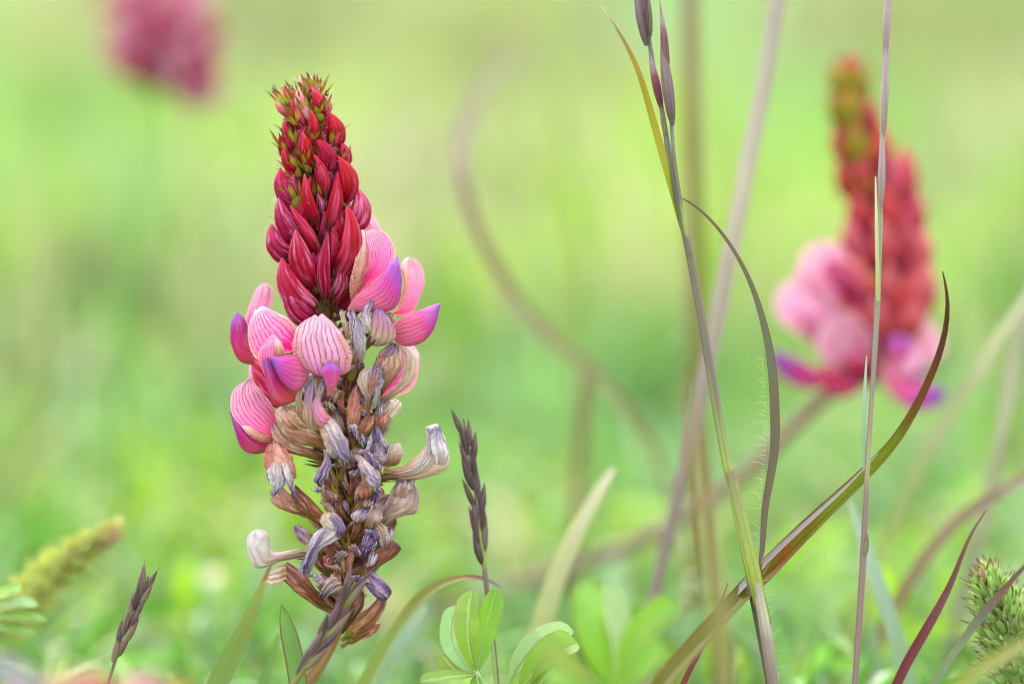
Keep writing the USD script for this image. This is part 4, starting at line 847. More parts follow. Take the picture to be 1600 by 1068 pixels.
p = emit(fourth, 'withered_blossom', body(spline([at(80, 1100, -76), at(30, 1062, -78), at(-20, 1030, -78)], 18), prof([0, .4, .8, 1], [1.0, 2.4, 2.6, .3], 18), prof([0, .4, .8, 1], [1.0, 1.8, 1.8, .3], 18), Z, 14), 'wither_blue')

# green spikes still in bud
L['spike_green'] = plant('spike_green', [(0, (.2, .31, .09)), (.35, (.24, .38, .10)), (.6, (.27, .42, .11)), (.74, (.13, .06, .04)), (1, (.035, .012, .012))], mottle=.4, streak=((.22, .30, .12), .5, 7), trans=.25, rough=.55, jitter=.2)
L['spike_green_pale'] = plant('spike_green_pale', [(0, (.24, .30, .07)), (.5, (.34, .40, .09)), (.85, (.26, .22, .06)), (1, (.24, .09, .04))], mottle=.4, trans=.3, rough=.6, jitter=.2)
L['hair_white'] = plant('hair_white', [(0, (.5, .52, .42)), (1, (.6, .6, .52))], trans=.3, bump=0, mottle=0)
def hairs(pts, dirs, length, r, seed):
    r_ = np.random.default_rng(seed); out = []
    for p, d in zip(pts, dirs):
        d = unit(d + r_.normal(size=3) * .55); l = length * r_.uniform(.3, 1.4)
        out.append(body(np.array([p, p + d * l * .5 + UPL * l * .08, p + d * l]), r * np.array([1, .8, .15]), r * np.array([1, .8, .15]), np.array([.3, .2, 1.0]), 3))
    return join(*out)
def budspike(name, label, axis, R, n, mat, seed, tooth, pink=()):
    pts = [at(*q) for q in axis]
    top = thing(name, label, 'flower', foot(pts[0]))
    sp_ = spline(rooted(pts[::-1], .6)[::-1], 60)
    s0 = np.argmin(np.linalg.norm(sp_ - pts[0], axis=1))
    emit(top, 'stem', tube(sp_, np.full(60, R * .16), 10), 'flower_stem')
    ax_ = spline(pts, 50); t, nr, sd = frame(ax_, Z); hp, hd = [], []
    r_ = np.random.default_rng(seed)
    emit(top, 'core', body(ax_, R * prof([0, .2, .7, 1], [.6, 1.05, .9, .2], 50), R * prof([0, .2, .7, 1], [.6, 1.05, .9, .2], 50), Z, 14), mat)
    for i in range(n):
        f = i / n; k = int(f * 49); a = i * 2.399
        rad = nr[k] * math.cos(a) + sd[k] * math.sin(a); sh = np.interp(f, [0, .15, .7, 1], [.75, 1, .85, .12])
        d = unit(rad * np.interp(f, [0, 1], [1.15, .25]) + t[k] * np.interp(f, [0, 1], [.55, 1.2]))
        b = ax_[k] + rad * R * .38 * sh
        l = tooth * r_.uniform(.85, 1.2)
        emit(top, 'calyx', teeth(b + d * R * .1, d, unit(np.cross(d, t[k]) + 1e-3), l, R * .15, R * .2, R * .19, seed * 1000 + i, cup=.38, flare=1.7), mat)
        for q in range(8):
            hp.append(b + d * l * r_.uniform(.2, .8) + unit(r_.normal(size=3)) * R * .17); hd.append(d + r_.normal(size=3) * .7)
        if i in pink:
            emit(top, 'bud', pod(b + d * .2, b + d * l * 1.05, R * .42, .05, 0, unit(np.cross(d, t[k]) + 1e-3), n=16, nu=12), 'bud_pale')
    emit(top, 'hairs', hairs(hp, hd, R * .34, .045, seed), 'hair_white')
budspike('sainfoin_bud_spike', 'sharp hairy green bud spike with dark pointed tips at the bottom right', [(1606, 1120, 6), (1590, 1040, 5), (1566, 965, 4), (1548, 915, 3)], 4.5, 74, 'spike_green', 4, 4.0, (38, 59, 72, 73, 75))
budspike('sainfoin_bud_spike', 'blurred slanting yellow-green bud spike with a rusty tip, at the left edge', [(0, 985, 36), (50, 925, 35), (110, 870, 35), (170, 832, 35)], 3.7, 55, 'spike_green_pale', 6, 2.8, (48, 50, 52, 53, 54))

# small white flower, far out of focus
emit(main, 'hairs', hairs(*HAIRS_MAIN, 1.3, .022, 21), 'hair_white')
wf = thing('daisy', 'tiny white meadow flower seen as a blurred bright spot left of the spike', 'flower', foot(at(333, 905, 112)))
c0 = at(333, 903, 112); fn = unit(np.array([.1, .5, 1.0]))
emit(wf, 'stem', tube(spline(rooted([c0, c0 - UPL * 8, c0 - UPL * 16 + [1, 0, 0]], .4)[::-1], 20), np.full(20, .4), 8), 'grass_fresh')
L['white_petal'] = plant('white_petal', [(0, (.4, .44, .3)), (1, (.5, .52, .46))], bump=0, trans=.3)
L['yellow_disc'] = plant('yellow_disc', [(0, (.7, .5, .05)), (1, (.75, .62, .2))], bump=0, trans=0)
for i in range(13):
    a = i * 6.283 / 13; d = unit(np.cross(fn, [math.sin(a), math.cos(a), .2]))
    emit(wf, 'petal', blade(spline([c0 + d * .5, c0 + d * 1.3 + fn * .2, c0 + d * 2.0], 6), 1.0 * prof([0, .5, 1], [.5, 1, .4], 6), fn, nu=3), 'white_petal')
emit(wf, 'disc', body(np.array([c0 - fn * .2, c0 + fn * .2, c0 + fn * .5]), np.array([1.6, 1.5, .2]), np.array([1.6, 1.5, .2]), np.array([1.0, .1, 0]), 12), 'yellow_disc')

# ------------------------------------------------------------------ grasses
GR = dict(
    stalk_green=[(0, (.10, .07, .06)), (.10, (.11, .075, .07)), (.14, (.16, .20, .03)), (.26, (.19, .26, .05)), (.42, (.10, .085, .06)), (.7, (.10, .10, .06)), (.85, (.10, .12, .09)), (1, (.09, .075, .09))],
    stalk_pale=[(0, (.16, .10, .10)), (.2, (.15, .09, .09)), (.28, (.22, .22, .10)), (.4, (.17, .12, .12)), (.58, (.16, .20, .12)), (.75, (.20, .24, .10)), (.85, (.26, .20, .23)), (1, (.28, .2, .28))],
    stalk_mauve=[(0, (.15, .11, .10)), (.4, (.22, .18, .16)), (.65, (.32, .29, .22)), (1, (.22, .19, .17))],
    stalk_brown=[(0, (.22, .2, .06)), (.4, (.2, .14, .07)), (.75, (.17, .12, .07)), (1, (.26, .22, .13))],
    sheath_lime=[(0, (.17, .20, .03)), (.3, (.28, .36, .05)), (.8, (.26, .30, .09)), (1, (.2, .17, .10))],
    stalk_olive=[(0, (.15, .13, .02)), (.6, (.17, .14, .03)), (1, (.16, .11, .05))],
    blade_long=[(0, (.12, .13, .006)), (.2, (.14, .14, .006)), (.27, (.16, .12, .006)), (.31, (.30, .07, .014)), (.35, (.16, .15, .006)), (.42, (.16, .22, .008)), (.6, (.13, .18, .01)), (.7, (.13, .05, .012)), (.86, (.05, .016, .012)), (1, (.08, .035, .02))],
    blade_hairy=[(0, (.11, .08, .07)), (.35, (.09, .08, .055)), (.55, (.085, .10, .055)), (.8, (.09, .075, .05)), (1, (.10, .06, .045))],
    blade_tip=[(0, (.10, .16, .045)), (.6, (.14, .19, .05)), (.7, (.2, .18, .05)), (.76, (.2, .09, .035)), (.9, (.12, .06, .045)), (1, (.22, .12, .05))],
    blade_fresh=[(0, (.09, .19, .05)), (.8, (.12, .24, .06)), (.95, (.10, .17, .06)), (1, (.06, .05, .06))],
    blade_arched=[(0, (.12, .19, .03)), (.45, (.14, .15, .015)), (.62, (.13, .11, .015)), (.72, (.17, .06, .02)), (.82, (.09, .05, .035)), (1, (.15, .12, .14))],
    blade_straw=[(0, (.22, .26, .09)), (.5, (.30, .31, .17)), (1, (.42, .40, .30))],
    blade_red=[(0, (.13, .03, .03)), (.35, (.16, .05, .06)), (.6, (.11, .05, .05)), (1, (.2, .10, .06))],
    blade_grey=[(0, (.16, .22, .12)), (.4, (.12, .11, .09)), (.7, (.13, .07, .05)), (1, (.13, .07, .055))],
    blade_blue=[(0, (.16, .24, .14)), (.5, (.2, .29, .22)), (1, (.26, .32, .26))],
    blade_lime=[(0, (.16, .20, .02)), (.5, (.19, .2, .03)), (1, (.17, .14, .03))],
    leaf_stalk=[(0, (.09, .11, .05)), (.3, (.19, .22, .02)), (.55, (.2, .17, .02)), (.75, (.2, .12, .02)), (.88, (.13, .13, .05)), (1, (.42, .36, .24))],
    spikelet_plum=[(0, (.09, .06, .04)), (.3, (.075, .045, .06)), (.7, (.08, .035, .06)), (1, (.08, .045, .06))],
    spikelet_wine=[(0, (.16, .14, .06)), (.3, (.12, .08, .09)), (.7, (.16, .07, .11)), (1, (.14, .06, .09))],
    spikelet_rose=[(0, (.34, .26, .24)), (.5, (.44, .34, .38)), (1, (.42, .3, .38))],
    spikelet_lilac=[(0, (.11, .075, .05)), (.15, (.17, .11, .14)), (.7, (.24, .15, .21)), (1, (.2, .06, .12))],
    spikelet_magenta=[(0, (.17, .08, .03)), (.15, (.16, .03, .06)), (.5, (.24, .05, .12)), (.75, (.4, .28, .34)), (1, (.2, .12, .12))],
    spikelet_grey=[(0, (.22, .25, .09)), (.4, (.19, .17, .09)), (.75, (.17, .09, .11)), (1, (.2, .13, .12))],
)
for k_, r_ in GR.items():
    r_ = [(p_, tuple(x_ * (.85 if k_ in ('blade_straw', 'blade_blue', 'leaf_stalk', 'blade_tip', 'blade_fresh', 'blade_arched', 'sheath_lime', 'spikelet_plum', 'spikelet_wine', 'spikelet_grey') else .55 if k_ in ('blade_long', 'stalk_brown', 'stalk_olive') else .68) for x_ in c_)) for p_, c_ in r_]
    L[k_] = plant(k_, r_, mottle=.35, mscale=(6, 30), trans=.0 if k_.startswith('stalk') else .35, rough=.5, spec=.12 if k_ == 'blade_long' else .28, jitter=.05, bump=.25,
                  veins=(7 if 'blade' in k_ or 'leaf' in k_ else 6, tuple(c * .5 for c in r_[len(r_) // 2][1]), .4, .5, 0, 1, .5),
                  streak=None if 'spikelet' not in k_ else ((.2, .17, .10), .5, 8),
                  edge=((.085, .035, .016), .7, .8) if k_ in ('blade_hairy', 'blade_fresh', 'blade_long') else None)

def remap(g_, v0):
    V, F, UV = g_; UV = UV.copy(); UV[:, 1] = np.clip((UV[:, 1] - v0) / (1 - v0), 0, 1); return V, F, UV
def path(pts, n=70, lean=.6):
    """points from the tip down, (photograph x, y, depth); continued into the ground. Returns the line from the ground up and where its drawn part starts."""
    P = [at(*q) for q in pts]; R = rooted(P, lean)
    sp_ = spline(R[::-1], n); d = np.r_[0, np.cumsum(np.linalg.norm(np.diff(sp_, axis=0), axis=1))]; d /= d[-1]
    return sp_, d[np.argmin(np.linalg.norm(sp_ - P[-1], axis=1))]
def rad(ws, sp_, v0, n=70):
    """half widths in mm given photograph-pixel widths from the tip down over the drawn part"""
    v = np.linspace(0, 1, n); u = np.clip((v - v0) / (1 - v0), 0, 1)
    ks = (D - sp_[:, 2]) / D * S
    return np.interp(u, np.linspace(0, 1, len(ws)), ws[::-1]) * ks / 2
def grass(name, label, cat, pts, ws, mat, flat=None, fold=.25, cup=0, twist=None, part=None, top=None, lean=.6, nu=7, group=None):
    sp_, v0 = path(pts, lean=lean)
    top = top or thing(name, label, cat, sp_[0] if abs(height_of(sp_[0])) < 8 else foot(sp_[0]), group)
    r = rad(ws, sp_, v0)
    if flat is None: emit(top, part or 'stem', remap(tube(sp_, r, 10), v0), mat)
    else: emit(top, part or 'leaf_blade', remap(blade(sp_, r * 2, np.array(flat, float), fold=fold, cup=cup, twist=None if twist is None else np.linspace(0, twist, len(sp_)), nu=nu), v0), mat)
    return top, sp_
def branch(top, pts, ws, mat, flat=None, fold=.25, part='leaf_blade', n=40, twist=None, nu=7):
    sp_ = spline([at(*q) for q in pts], n); ks = (D - sp_[:, 2]) / D * S
    w = prof(np.linspace(0, 1, len(ws)), ws, n) * ks
    return emit(top, part, tube(sp_, w / 2, 9) if flat is None else blade(sp_, w, np.array(flat, float), fold=fold, nu=nu, twist=None if twist is None else np.linspace(0, twist, n)), mat), sp_
def spikelet(top, b, t, w, mat, awn=0, th=.7, glume=True):
    B, T = at(*b), at(*t); d = T - B; l = np.linalg.norm(d); n = 20; ks = (D + b[2]) / D * S
    sp_ = spline([B, B + d * .5 + Z * l * .04, T], n)
    w_ = w * ks * prof([0, .15, .4, .75, .93, 1], [.3, .8, 1, .6, .18, .03], n)
    p = emit(top, 'spikelet', body(sp_, w_, w_ * th, Z, 14, ridge=.04), mat)
    if glume:
        sd = unit(np.cross(d, Z)); s_ = -1 if (b[0] + b[1]) % 2 else 1
        g1 = blade(spline([B + Z * w * ks * .2, B + d * .32 + sd * s_ * w * ks * .22 + Z * w * ks * .42, B + d * .7 + sd * s_ * w * ks * .12 + Z * w * ks * .3], 10), w * ks * .6 * prof([0, .3, .8, 1], [.5, 1, .4, .05], 10), Z + sd * s_ * .5, fold=-.5, nu=5)
        emit(p, 'glume', g1, mat)
    if awn: emit(p, 'awn', tube(np.array([T - d * .05, T + unit(d) * awn * ks * .6, T + unit(d) * awn * ks + sd * .1]), np.array([.06, .05, .02]), 5), 'spikelet_grey')
    return p

# the flowering grass stalk right of the middle
st, sp_ = grass('flowering_grass', 'tall sharp flowering grass stalk, yellow-green low down, with purple spikelets at the top', 'grass', [(1009, -30, 0), (1014, 60, 0), (1034, 170, 0), (1047, 250, 0), (1070, 360, 0), (1100, 520, 0), (1138, 735, 0), (1166, 860, 0), (1188, 970, 0), (1206, 1068, 0)], [5, 7, 8, 12, 13, 14, 16, 16, 20, 20], 'stalk_green')
branch(st, [(1196, 975, -1), (1180, 905, -1.6), (1163, 830, -1), (1140, 735, -.4)], [20, 22, 21, 17], 'sheath_lime', part='sheath')
branch(st, [(1208, 1068, -.7), (1196, 985, -1.5), (1182, 908, -2)], [17, 19, 13], 'stalk_mauve', part='old_sheath')
branch(st, [(1073, 380, .5), (1062, 340, .3), (1044, 275, -.4), (1020, 190, -.6), (994, 105, -.5), (966, 50, 0), (940, 10, .5)], [9, 14, 15, 13, 10, 6, 1.5], 'leaf_stalk', flat=(.5, .2, 1), fold=.3)
branch(st, [(1076, 395, -1), (1070, 350, -1), (1061, 300, -1), (1053, 240, -1), (1049, 190, -.6)], [6, 7, 7, 6, 6], 'stalk_green', part='flower_branch')
for b, t, w, m_, aw in [((1051, 196, -1), (1032, 52, -1.5), 18, 'spikelet_lilac', 0), ((1044, 110, -1.6), (1031, 4, -1.5), 11, 'spikelet_magenta', 40), ((1034, 172, -.6), (1013, 76, -1), 13, 'spikelet_magenta', 0), ((1010, 72, -.5), (990, -34, -.5), 16, 'spikelet_lilac', 20), ((1016, 58, -1), (1004, -40, -1), 14, 'spikelet_plum', 20), ((1039, 212, -.5), (1032, 160, -.8), 7, 'spikelet_grey', 0)]:
    spikelet(st, b, t, w, m_, aw)
branch(st, [(1184, 900, 1.5), (1190, 850, 1.6), (1194, 790, 1.8), (1206, 715, 2), (1208, 650, 2), (1203, 570, 2), (1190, 500, 2), (1166, 430, 2.2), (1128, 366, 2.4), (1090, 326, 2.5), (1062, 308, 2.6)], [7, 11, 14, 17, 19, 18, 14, 10, 7, 5, 2.5], 'blade_hairy', flat=(.6, .1, 1), fold=.5, n=70)
r_ = np.random.default_rng(3); hp, hd = [], []
for yv in np.linspace(560, 900, 46):
    xv = np.interp(yv, [500, 570, 650, 715, 790, 850, 900], [1181, 1193, 1198, 1197, 1187, 1184, 1180])
    hp.append(at(xv, yv, 1.2)); hd.append(np.array([-1, .5, .2]))
for yv in np.linspace(880, 1060, 22):
    hp.append(at(np.interp(yv, [880, 970, 1068], [1190, 1202, 1217]), yv, -1)); hd.append(np.array([1, .6, .2]))
emit(st, 'hairs', hairs(hp, hd, 1.5, .035, 5), 'hair_white')

# the long curved blade that crosses it
lb, sp_ = grass('grass_plant', 'long curved olive grass blade with dark pointed tip, sweeping up to the right', 'grass blade', [(1473, 424, 2), (1481, 470, 2), (1474, 535, 2), (1445, 612, 2.5), (1400, 690, 3), (1340, 755, 4), (1262, 830, 5), (1190, 905, 4), (1130, 970, -4), (1080, 1025, -12), (1040, 1072, -18)], [2, 8, 12, 15, 19, 24, 30, 35, 40, 42, 42], 'blade_long', flat=(-.6, .5, 1), fold=.55, lean=.75)
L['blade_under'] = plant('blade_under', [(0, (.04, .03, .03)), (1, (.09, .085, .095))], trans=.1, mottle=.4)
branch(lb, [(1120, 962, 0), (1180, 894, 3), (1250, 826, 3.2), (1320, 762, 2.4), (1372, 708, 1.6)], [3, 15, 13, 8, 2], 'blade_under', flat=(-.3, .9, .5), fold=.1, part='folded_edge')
hp = [at(x, y, 3) for x, y in zip(np.linspace(1180, 1330, 16), np.interp(np.linspace(1180, 1330, 16), [1180, 1262, 1340], [950, 862, 785]))]
emit(lb, 'hairs', hairs(hp, [np.array([.8, -.5, .3])] * 16, 1.0, .03, 9), 'hair_white')

# the thin pale stalk at the right
ps, sp_ = grass('flowering_grass', 'thin straight pale pink grass stalk standing before the blurred red flower', 'grass', [(1388, -30, -2), (1384, 100, -2), (1378, 240, -2), (1375, 350, -2), (1371, 470, -2), (1363, 610, -2), (1354, 760, -2), (1347, 900, -2), (1336, 1068, -2)], [11, 11, 9, 8, 9, 8, 8, 11, 10], 'stalk_pale')
branch(ps, [(1372, 470, -2.8), (1370, 380, -3), (1368, 276, -3)], [7, 6, 2], 'blade_straw', flat=(.2, 0, 1))
branch(ps, [(1350, 730, -2), (1350, 640, -1.5), (1354, 556, -1.5)], [8, 7, 2], 'blade_blue', flat=(.2, 0, 1))
for b, t, w in [((1376, 330, -2.6), (1379, 190, -2.6), 12), ((1380, 215, -2.8), (1384, 60, -2.8), 12), ((1383, 90, -2.6), (1388, -40, -2.6), 12)]:
    spikelet(ps, b, t, w, 'spikelet_rose')
spikelet(ps, (1352, 868, -2.5), (1356, 832, -2.5), 8, 'spikelet_grey', glume=False)

# three short dark spikes
def spike(name, label, pts, ws, n, ln, w, mats, seed):
    top, sp_ = grass(name, label, 'grass', pts, ws, 'stalk_green' if seed != 2 else 'stalk_olive')
    head = spline([at(*q) for q in pts[:-1]], 60); r_ = np.random.default_rng(seed)
    for i in range(n):
        f = i / (n - 1); k = int((1 - f) * 44) + 8
        p0 = head[min(k, 59)]; d = unit(head[max(k - 6, 0)] - head[min(k + 2, 59)]); sd = np.cross(d, Z) * (1 if i % 2 else -1)
        d2 = unit(d + sd * .17 * r_.uniform(.2, 1.6) + Z * r_.uniform(-.12, .25)); l = ln * S * r_.uniform(.85, 1.15) * (1 - .2 * f)
        b, t = p0 + sd * .25, p0 + sd * .35 + d2 * l
        inv = lambda q: (800 + q[0] / S / ((D - q[2]) / D), 534 - q[1] / S / ((D - q[2]) / D), -q[2])
        spikelet(top, inv(b), inv(t), w * r_.uniform(.85, 1.15), mats[i % len(mats)], awn=6 if seed != 1 else 0)
spike('spiked_grass', 'slim dark purple grass spike standing alone right of the big flower', [(724, 654, 6), (733, 705, 6), (744, 775, 6), (752, 840, 6), (760, 915, 6), (770, 1000, 6)], [3, 4, 5, 7, 8, 8], 15, 62, 10, ['spikelet_plum', 'spikelet_wine', 'spikelet_plum'], 1)
spike('spiked_grass', 'grey-purple grass spike leaning right in the bottom left corner', [(232, 900, 2), (222, 930, 2), (205, 970, 2), (188, 1010, 2), (172, 1056, 2), (160, 1100, 2)], [3, 4, 5, 5, 5, 5], 13, 50, 10, ['spikelet_grey', 'spikelet_wine', 'spikelet_plum'], 3)
spike('spiked_grass', 'slanting green and purple grass spike crossing the base of the big flower stem', [(556, 908, -6), (540, 940, -6), (515, 985, -6), (484, 1030, -6), (452, 1078, -6), (430, 1110, -6)], [3, 5, 7, 9, 9, 9], 12, 64, 12, ['spikelet_plum', 'spikelet_grey', 'spikelet_wine', 'spikelet_plum'], 2)

# single blades
BL = [
 ('grass_plant', 'yellow-green blade with rusty brown tip, left of the big flower stem', [(426, 878, -8), (414, 902, -8), (396, 950, -8), (368, 1010, -7), (336, 1072, -6)], [3, 7, 18, 27, 34], 'blade_tip', (.4, .2, 1), .3),
 ('grass_plant', 'short pale green upright blade with dark tip under the withered blossoms', [(440, 944, 0), (448, 972, 0), (458, 1010, 0), (468, 1068, 0)], [3, 20, 30, 32], 'blade_fresh', (-.4, .2, 1), .3),
 ('grass_plant', 'arched green blade bent over to the right with reddish bend', [(782, 916, 8), (750, 903, 8), (712, 905, 9), (672, 925, 10), (634, 965, 11), (604, 1010, 12), (570, 1072, 12)], [4, 8, 12, 23, 31, 33, 30], 'blade_arched', (-.4, .8, .6), .3),
 ('grass_plant', 'pale straw-coloured blurred blade slanting right of the dark spike', [(958, 732, 30), (935, 768, 30), (900, 830, 30), (866, 910, 29), (838, 1000, 28), (822, 1080, 28)], [10, 20, 26, 30, 32, 30], 'blade_straw', (.2, .1, 1), .25),
 ('grass_plant', 'wine-red tapering blade left of the green bud spike', [(1542, 795, 4), (1515, 838, 4), (1487, 905, 4), (1456, 965, 4), (1425, 1018, 4), (1398, 1072, 4)], [2, 5, 8, 12, 16, 17], 'blade_red', (.4, .2, 1), .4),
 ('grass_plant', 'thin grey and brown blade crossing in front of the green bud spike', [(1606, 878, -5), (1570, 918, -5), (1532, 962, -5), (1495, 1012, -5), (1455, 1072, -5)], [5, 9, 14, 15, 13], 'blade_grey', (.4, .3, 1), .35),
 ('grass_plant', 'out-of-focus olive blade in front of the lower right corner', [(1640, 985, -36), (1580, 1018, -36), (1530, 1050, -36), (1480, 1090, -36)], [14, 22, 26, 26], 'blade_lime', (.2, .8, .6), .25),
 ('grass_plant', 'bluish pale blurred blade leaning left behind the pale stalk', [(1328, 780, 26), (1350, 850, 26), (1382, 940, 26), (1420, 1072, 26)], [6, 20, 26, 28], 'blade_blue', (.2, .1, 1), .2),
 ('grass_plant', 'brown and olive blurred blade curving to the right edge', [(1640, 730, 44), (1560, 770, 44), (1490, 820, 44), (1430, 895, 44), (1385, 975, 46), (1350, 1080, 46)], [18, 22, 22, 22, 22, 20], 'stalk_brown', (.1, .7, .7), .2),
 ('grass_plant', 'blurred brownish hooked blade curling over left of the tall stalk', [(842, 86, 150), (795, 96, 138), (750, 140, 118), (722, 205, 100), (716, 270, 86), (735, 345, 82), (775, 425, 82), (840, 510, 84), (915, 575, 86), (985, 650, 88), (1035, 740, 90), (1062, 860, 92)], [5, 13, 19, 25, 31, 33, 31, 26, 21, 19, 17, 16], 'stalk_brown', (.7, .3, .7), .3),
 ('grass_plant', 'small thin red-brown blade at the bottom, left of the tall stalk', [(1137, 910, 2), (1120, 955, 2), (1095, 1010, 2), (1064, 1075, 2)], [2, 6, 9, 10], 'blade_red', (.3, .2, 1), .4),
 ('grass_plant', 'grey blurred blade leaning left at the right edge, above the green spike', [(1620, 440, 56), (1560, 530, 56), (1500, 620, 58), (1450, 700, 58), (1410, 790, 60), (1370, 880, 62)], [8, 16, 20, 20, 20, 18], 'blade_straw', (.2, .2, 1), .3),
 ('grass_plant', 'pale green blurred strip under the arched blade', [(668, 948, 26), (640, 985, 26), (612, 1025, 26), (588, 1078, 26)], [8, 18, 22, 22], 'blade_blue', (.2, .2, 1), .2),
 ('grass_plant', 'thin green blurred blade left of the short upright blade', [(436, 990, 18), (424, 1025, 18), (408, 1075, 18)], [4, 11, 14], 'blade_fresh', (.2, .2, 1), .2),
]
for nm, lab, pts, ws, mt, fl, fo in BL: grass(nm, lab, 'grass blade', pts, ws, mt, flat=fl, fold=fo)
ST = [
 ('flowering_grass', 'thick soft-focus mauve grass stalk slanting behind the flowering stalk', [(1218, -30, 34), (1206, 60, 34), (1188, 160, 34), (1164, 280, 34), (1138, 410, 34), (1112, 540, 35), (1086, 660, 36), (1060, 770, 37), (1038, 860, 38), (1018, 960, 38)], [24, 25, 26, 27, 27, 26, 25, 23, 21, 20], 'stalk_mauve'),
 ('flowering_grass', 'very blurred brown upright stalk in the gap right of the purple spikelets', [(1078, -40, 92), (1080, 150, 92), (1086, 400, 94), (1092, 700, 96)], [26, 28, 26, 24], 'stalk_olive'),
 ('flowering_grass', 'out-of-focus olive stem in the foreground before the long blade', [(1072, 590, -52), (1084, 700, -54), (1106, 840, -58), (1122, 960, -60), (1134, 1080, -62)], [6, 20, 26, 30, 32], 'stalk_olive'),
 ('flowering_grass', 'faint pale green blurred stem left of the long pointed leaf', [(868, -40, 190), (878, 150, 190), (900, 330, 192), (928, 500, 194), (940, 700, 198)], [16, 16, 16, 16, 16], 'grass_lime'),
 ('flowering_grass', 'faint grey blurred stem near the right edge', [(1612, 440, 62), (1578, 600, 62), (1552, 740, 64), (1520, 880, 66), (1490, 1000, 68)], [12, 16, 16, 16, 16], 'stalk_mauve'),
 ('flowering_grass', 'dim brown blurred stem below the hooked blade', [(918, 560, 92), (912, 640, 92), (905, 720, 94)], [14, 20, 20], 'stalk_brown'),
]
for nm, lab, pts, ws, mt in ST: grass(nm, lab, 'grass', pts, ws, mt)

# ------------------------------------------------------------------ leaves near the ground
def leafmat(name, c0, c1, edge, midc, **kw):
    L[name] = plant(name, [(0, c0), (.5, c1), (1, c1)], mottle=.25, mscale=(9, 14), trans=.42, rough=.45, spec=.35, jitter=.06, bump=.3, edge=(edge, .86, .75), veins=(1, midc, .8, .12, 0, 1, 0), side=(13, tuple(x * .7 for x in c1), .3), **kw)
leafmat('leaf_bright', (.10, .22, .03), (.115, .25, .03), (.2, .12, .05), (.26, .34, .12))
leafmat('leaf_pale', (.16, .28, .10), (.19, .31, .13), (.26, .24, .12), (.26, .36, .18))
leafmat('leaf_olive', (.11, .19, .03), (.13, .21, .035), (.22, .12, .05), (.24, .3, .10))
LEAFW = ([0, .08, .3, .6, .85, .95, 1], [.12, .34, .76, 1, .95, .62, .1])
def leaflet(top, b, m_, t, w, ref, mat, fold=.25, cup=0, rib=True):
    sp_ = spline([at(*b), at(*m_), at(*t)], 26); ks = (D + b[2]) / D * S
    W = w * ks * prof(*LEAFW, 26)
    p = emit(top, 'leaflet', blade(sp_, W, np.array(ref, float), fold=fold, cup=cup, nu=11), mat)
    if rib:
        t_, nr, sd = frame(sp_, np.array(ref, float))
        emit(p, 'midrib', tube(sp_ + nr * .02, np.linspace(.14, .03, 26), 6), 'leaf_rib')
    return p
L['leaf_rib'] = plant('leaf_rib', [(0, (.24, .3, .10)), (1, (.26, .34, .14))], trans=.2, bump=0)
lf = thing('sainfoin_shoot', 'fresh folded leaf of several leaflets below the dark purple spike', 'leaf', foot(at(760, 1110, 0)))
emit(lf, 'leaf_stalk', tube(spline(rooted([at(742, 1046, 0), at(750, 1060, 0), at(766, 1100, 1)], .5)[::-1], 30), np.full(30, .35), 8), 'leaf_rib')
leaflet(lf, (743, 1050, 0), (733, 985, -1.5), (738, 922, 0), 44, (-.55, .1, .9), 'leaf_olive', fold=.4)
leaflet(lf, (745, 1050, .5), (757, 985, 1.5), (775, 920, 2.5), 40, (.5, -.1, 1), 'leaf_bright', fold=.3)
leaflet(lf, (742, 1052, 1), (706, 1000, 4), (712, 946, 4), 36, (-.6, .1, 1), 'leaf_pale', fold=.3)
leaflet(lf, (740, 1054, 1), (712, 1048, 3), (690, 1022, 4), 34, (.2, .6, 1), 'leaf_olive', fold=.2)
leaflet(lf, (742, 1054, -1), (705, 1058, -4), (657, 1066, -6), 38, (.1, 1, .35), 'leaf_bright', fold=.3)
leaflet(lf, (744, 1056, -1), (752, 1078, -4), (770, 1096, -7), 38, (.1, 1, .4), 'leaf_bright', fold=.3)
tn = grass('flowering_grass', 'hair-thin pale upright stem right beside the folded leaf', 'grass', [(762, 950, 4), (767, 985, 4), (772, 1030, 4), (776, 1075, 4)], [2, 5, 5, 5], 'leaf_rib')
lf = thing('sainfoin_shoot', 'drooping leaflets with pale edges at the bottom, half behind blurred leaves', 'leaf', foot(at(860, 1140, 4)))
emit(lf, 'leaf_stalk', tube(spline(rooted([at(820, 1062, 4), at(835, 1085, 4), at(855, 1120, 4)], .5)[::-1], 30), np.full(30, .35), 8), 'leaf_rib')
leaflet(lf, (795, 1070, 4), (835, 1010, 2), (896, 986, 2), 44, (-.3, .7, .7), 'leaf_pale', fold=.5)
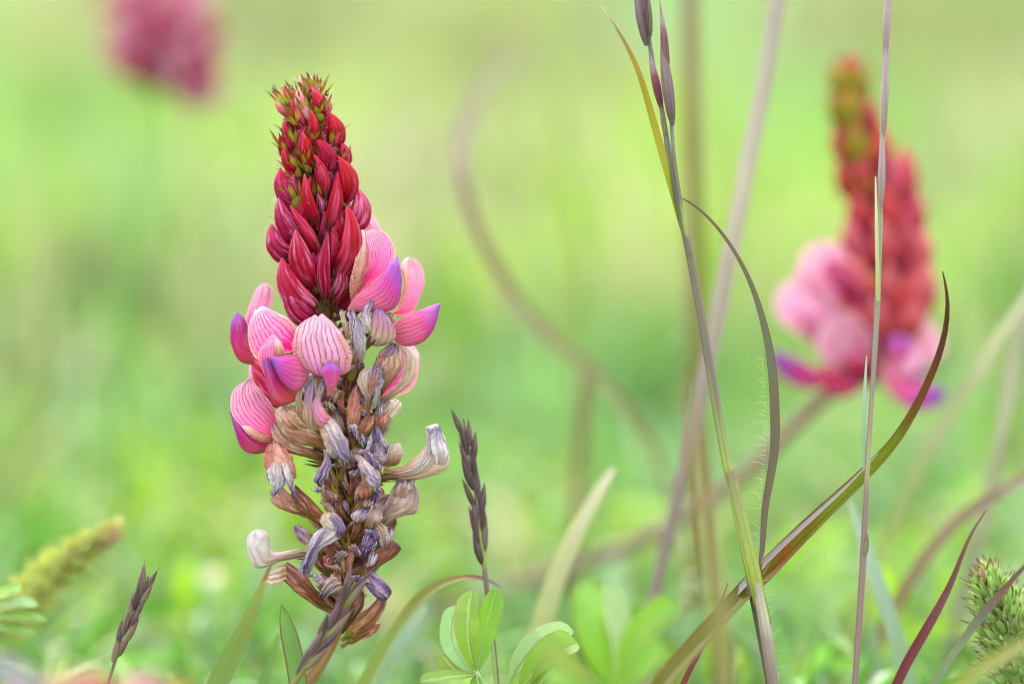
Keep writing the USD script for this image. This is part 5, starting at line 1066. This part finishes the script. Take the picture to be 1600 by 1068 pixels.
leaflet(lf, (812, 1080, 0), (860, 1024, -2), (902, 1004, -1), 56, (-.3, .7, .8), 'leaf_bright', fold=.5)
leaflet(lf, (830, 1086, -2), (862, 1050, -4), (896, 1034, -4), 50, (-.2, .6, .9), 'leaf_olive', fold=.4)
lf = thing('sainfoin_shoot', 'bright green out-of-focus leaves standing up in the foreground at bottom centre', 'leaf', foot(at(960, 1180, -34)))
emit(lf, 'leaf_stalk', tube(spline(rooted([at(965, 1078, -34), at(962, 1110, -34), at(960, 1150, -34)], .5)[::-1], 30), np.full(30, .5), 8), 'leaf_rib')
leaflet(lf, (958, 1078, -34), (926, 985, -36), (922, 906, -34), 50, (-.3, .2, 1), 'leaf_bright', fold=.3)
leaflet(lf, (962, 1078, -32), (968, 990, -28), (944, 910, -26), 44, (.5, .1, 1), 'leaf_pale', fold=.3)
leaflet(lf, (966, 1078, -34), (1000, 990, -34), (1058, 940, -34), 52, (.2, .6, .8), 'leaf_bright', fold=.4)
leaflet(lf, (970, 1080, -36), (1000, 1046, -38), (1040, 1010, -40), 50, (.2, .7, .7), 'leaf_bright', fold=.3)
leaflet(lf, (950, 1080, -36), (892, 1050, -38), (858, 1000, -38), 40, (-.2, .5, .9), 'leaf_olive', fold=.3)
leaflet(lf, (956, 1084, -36), (900, 1072, -40), (850, 1056, -42), 44, (-.2, .8, .6), 'leaf_bright', fold=.3)
lf = thing('sainfoin_shoot', 'feathered green leaf reaching in at the left edge below the blurred bud spike', 'leaf', foot(at(-60, 1080, -12)))
emit(lf, 'leaf_stalk', tube(spline(rooted([at(-10, 960, -14), at(-30, 1010, -14), at(-50, 1060, -13)], .5)[::-1], 30), np.full(30, .4), 8), 'leaf_rib')
for (t_, mid, w) in [((34, 916, -16), (8, 924, -16), 26), ((58, 944, -16), (20, 942, -17), 28), ((72, 966, -16), (30, 964, -18), 26), ((56, 988, -16), (20, 984, -18), 24)]:
    leaflet(lf, (-20, (t_[1] + 956) / 2, -14), mid, t_, w, (-.1, .9, .6), 'leaf_bright' if w < 27 else 'leaf_pale', fold=.3)
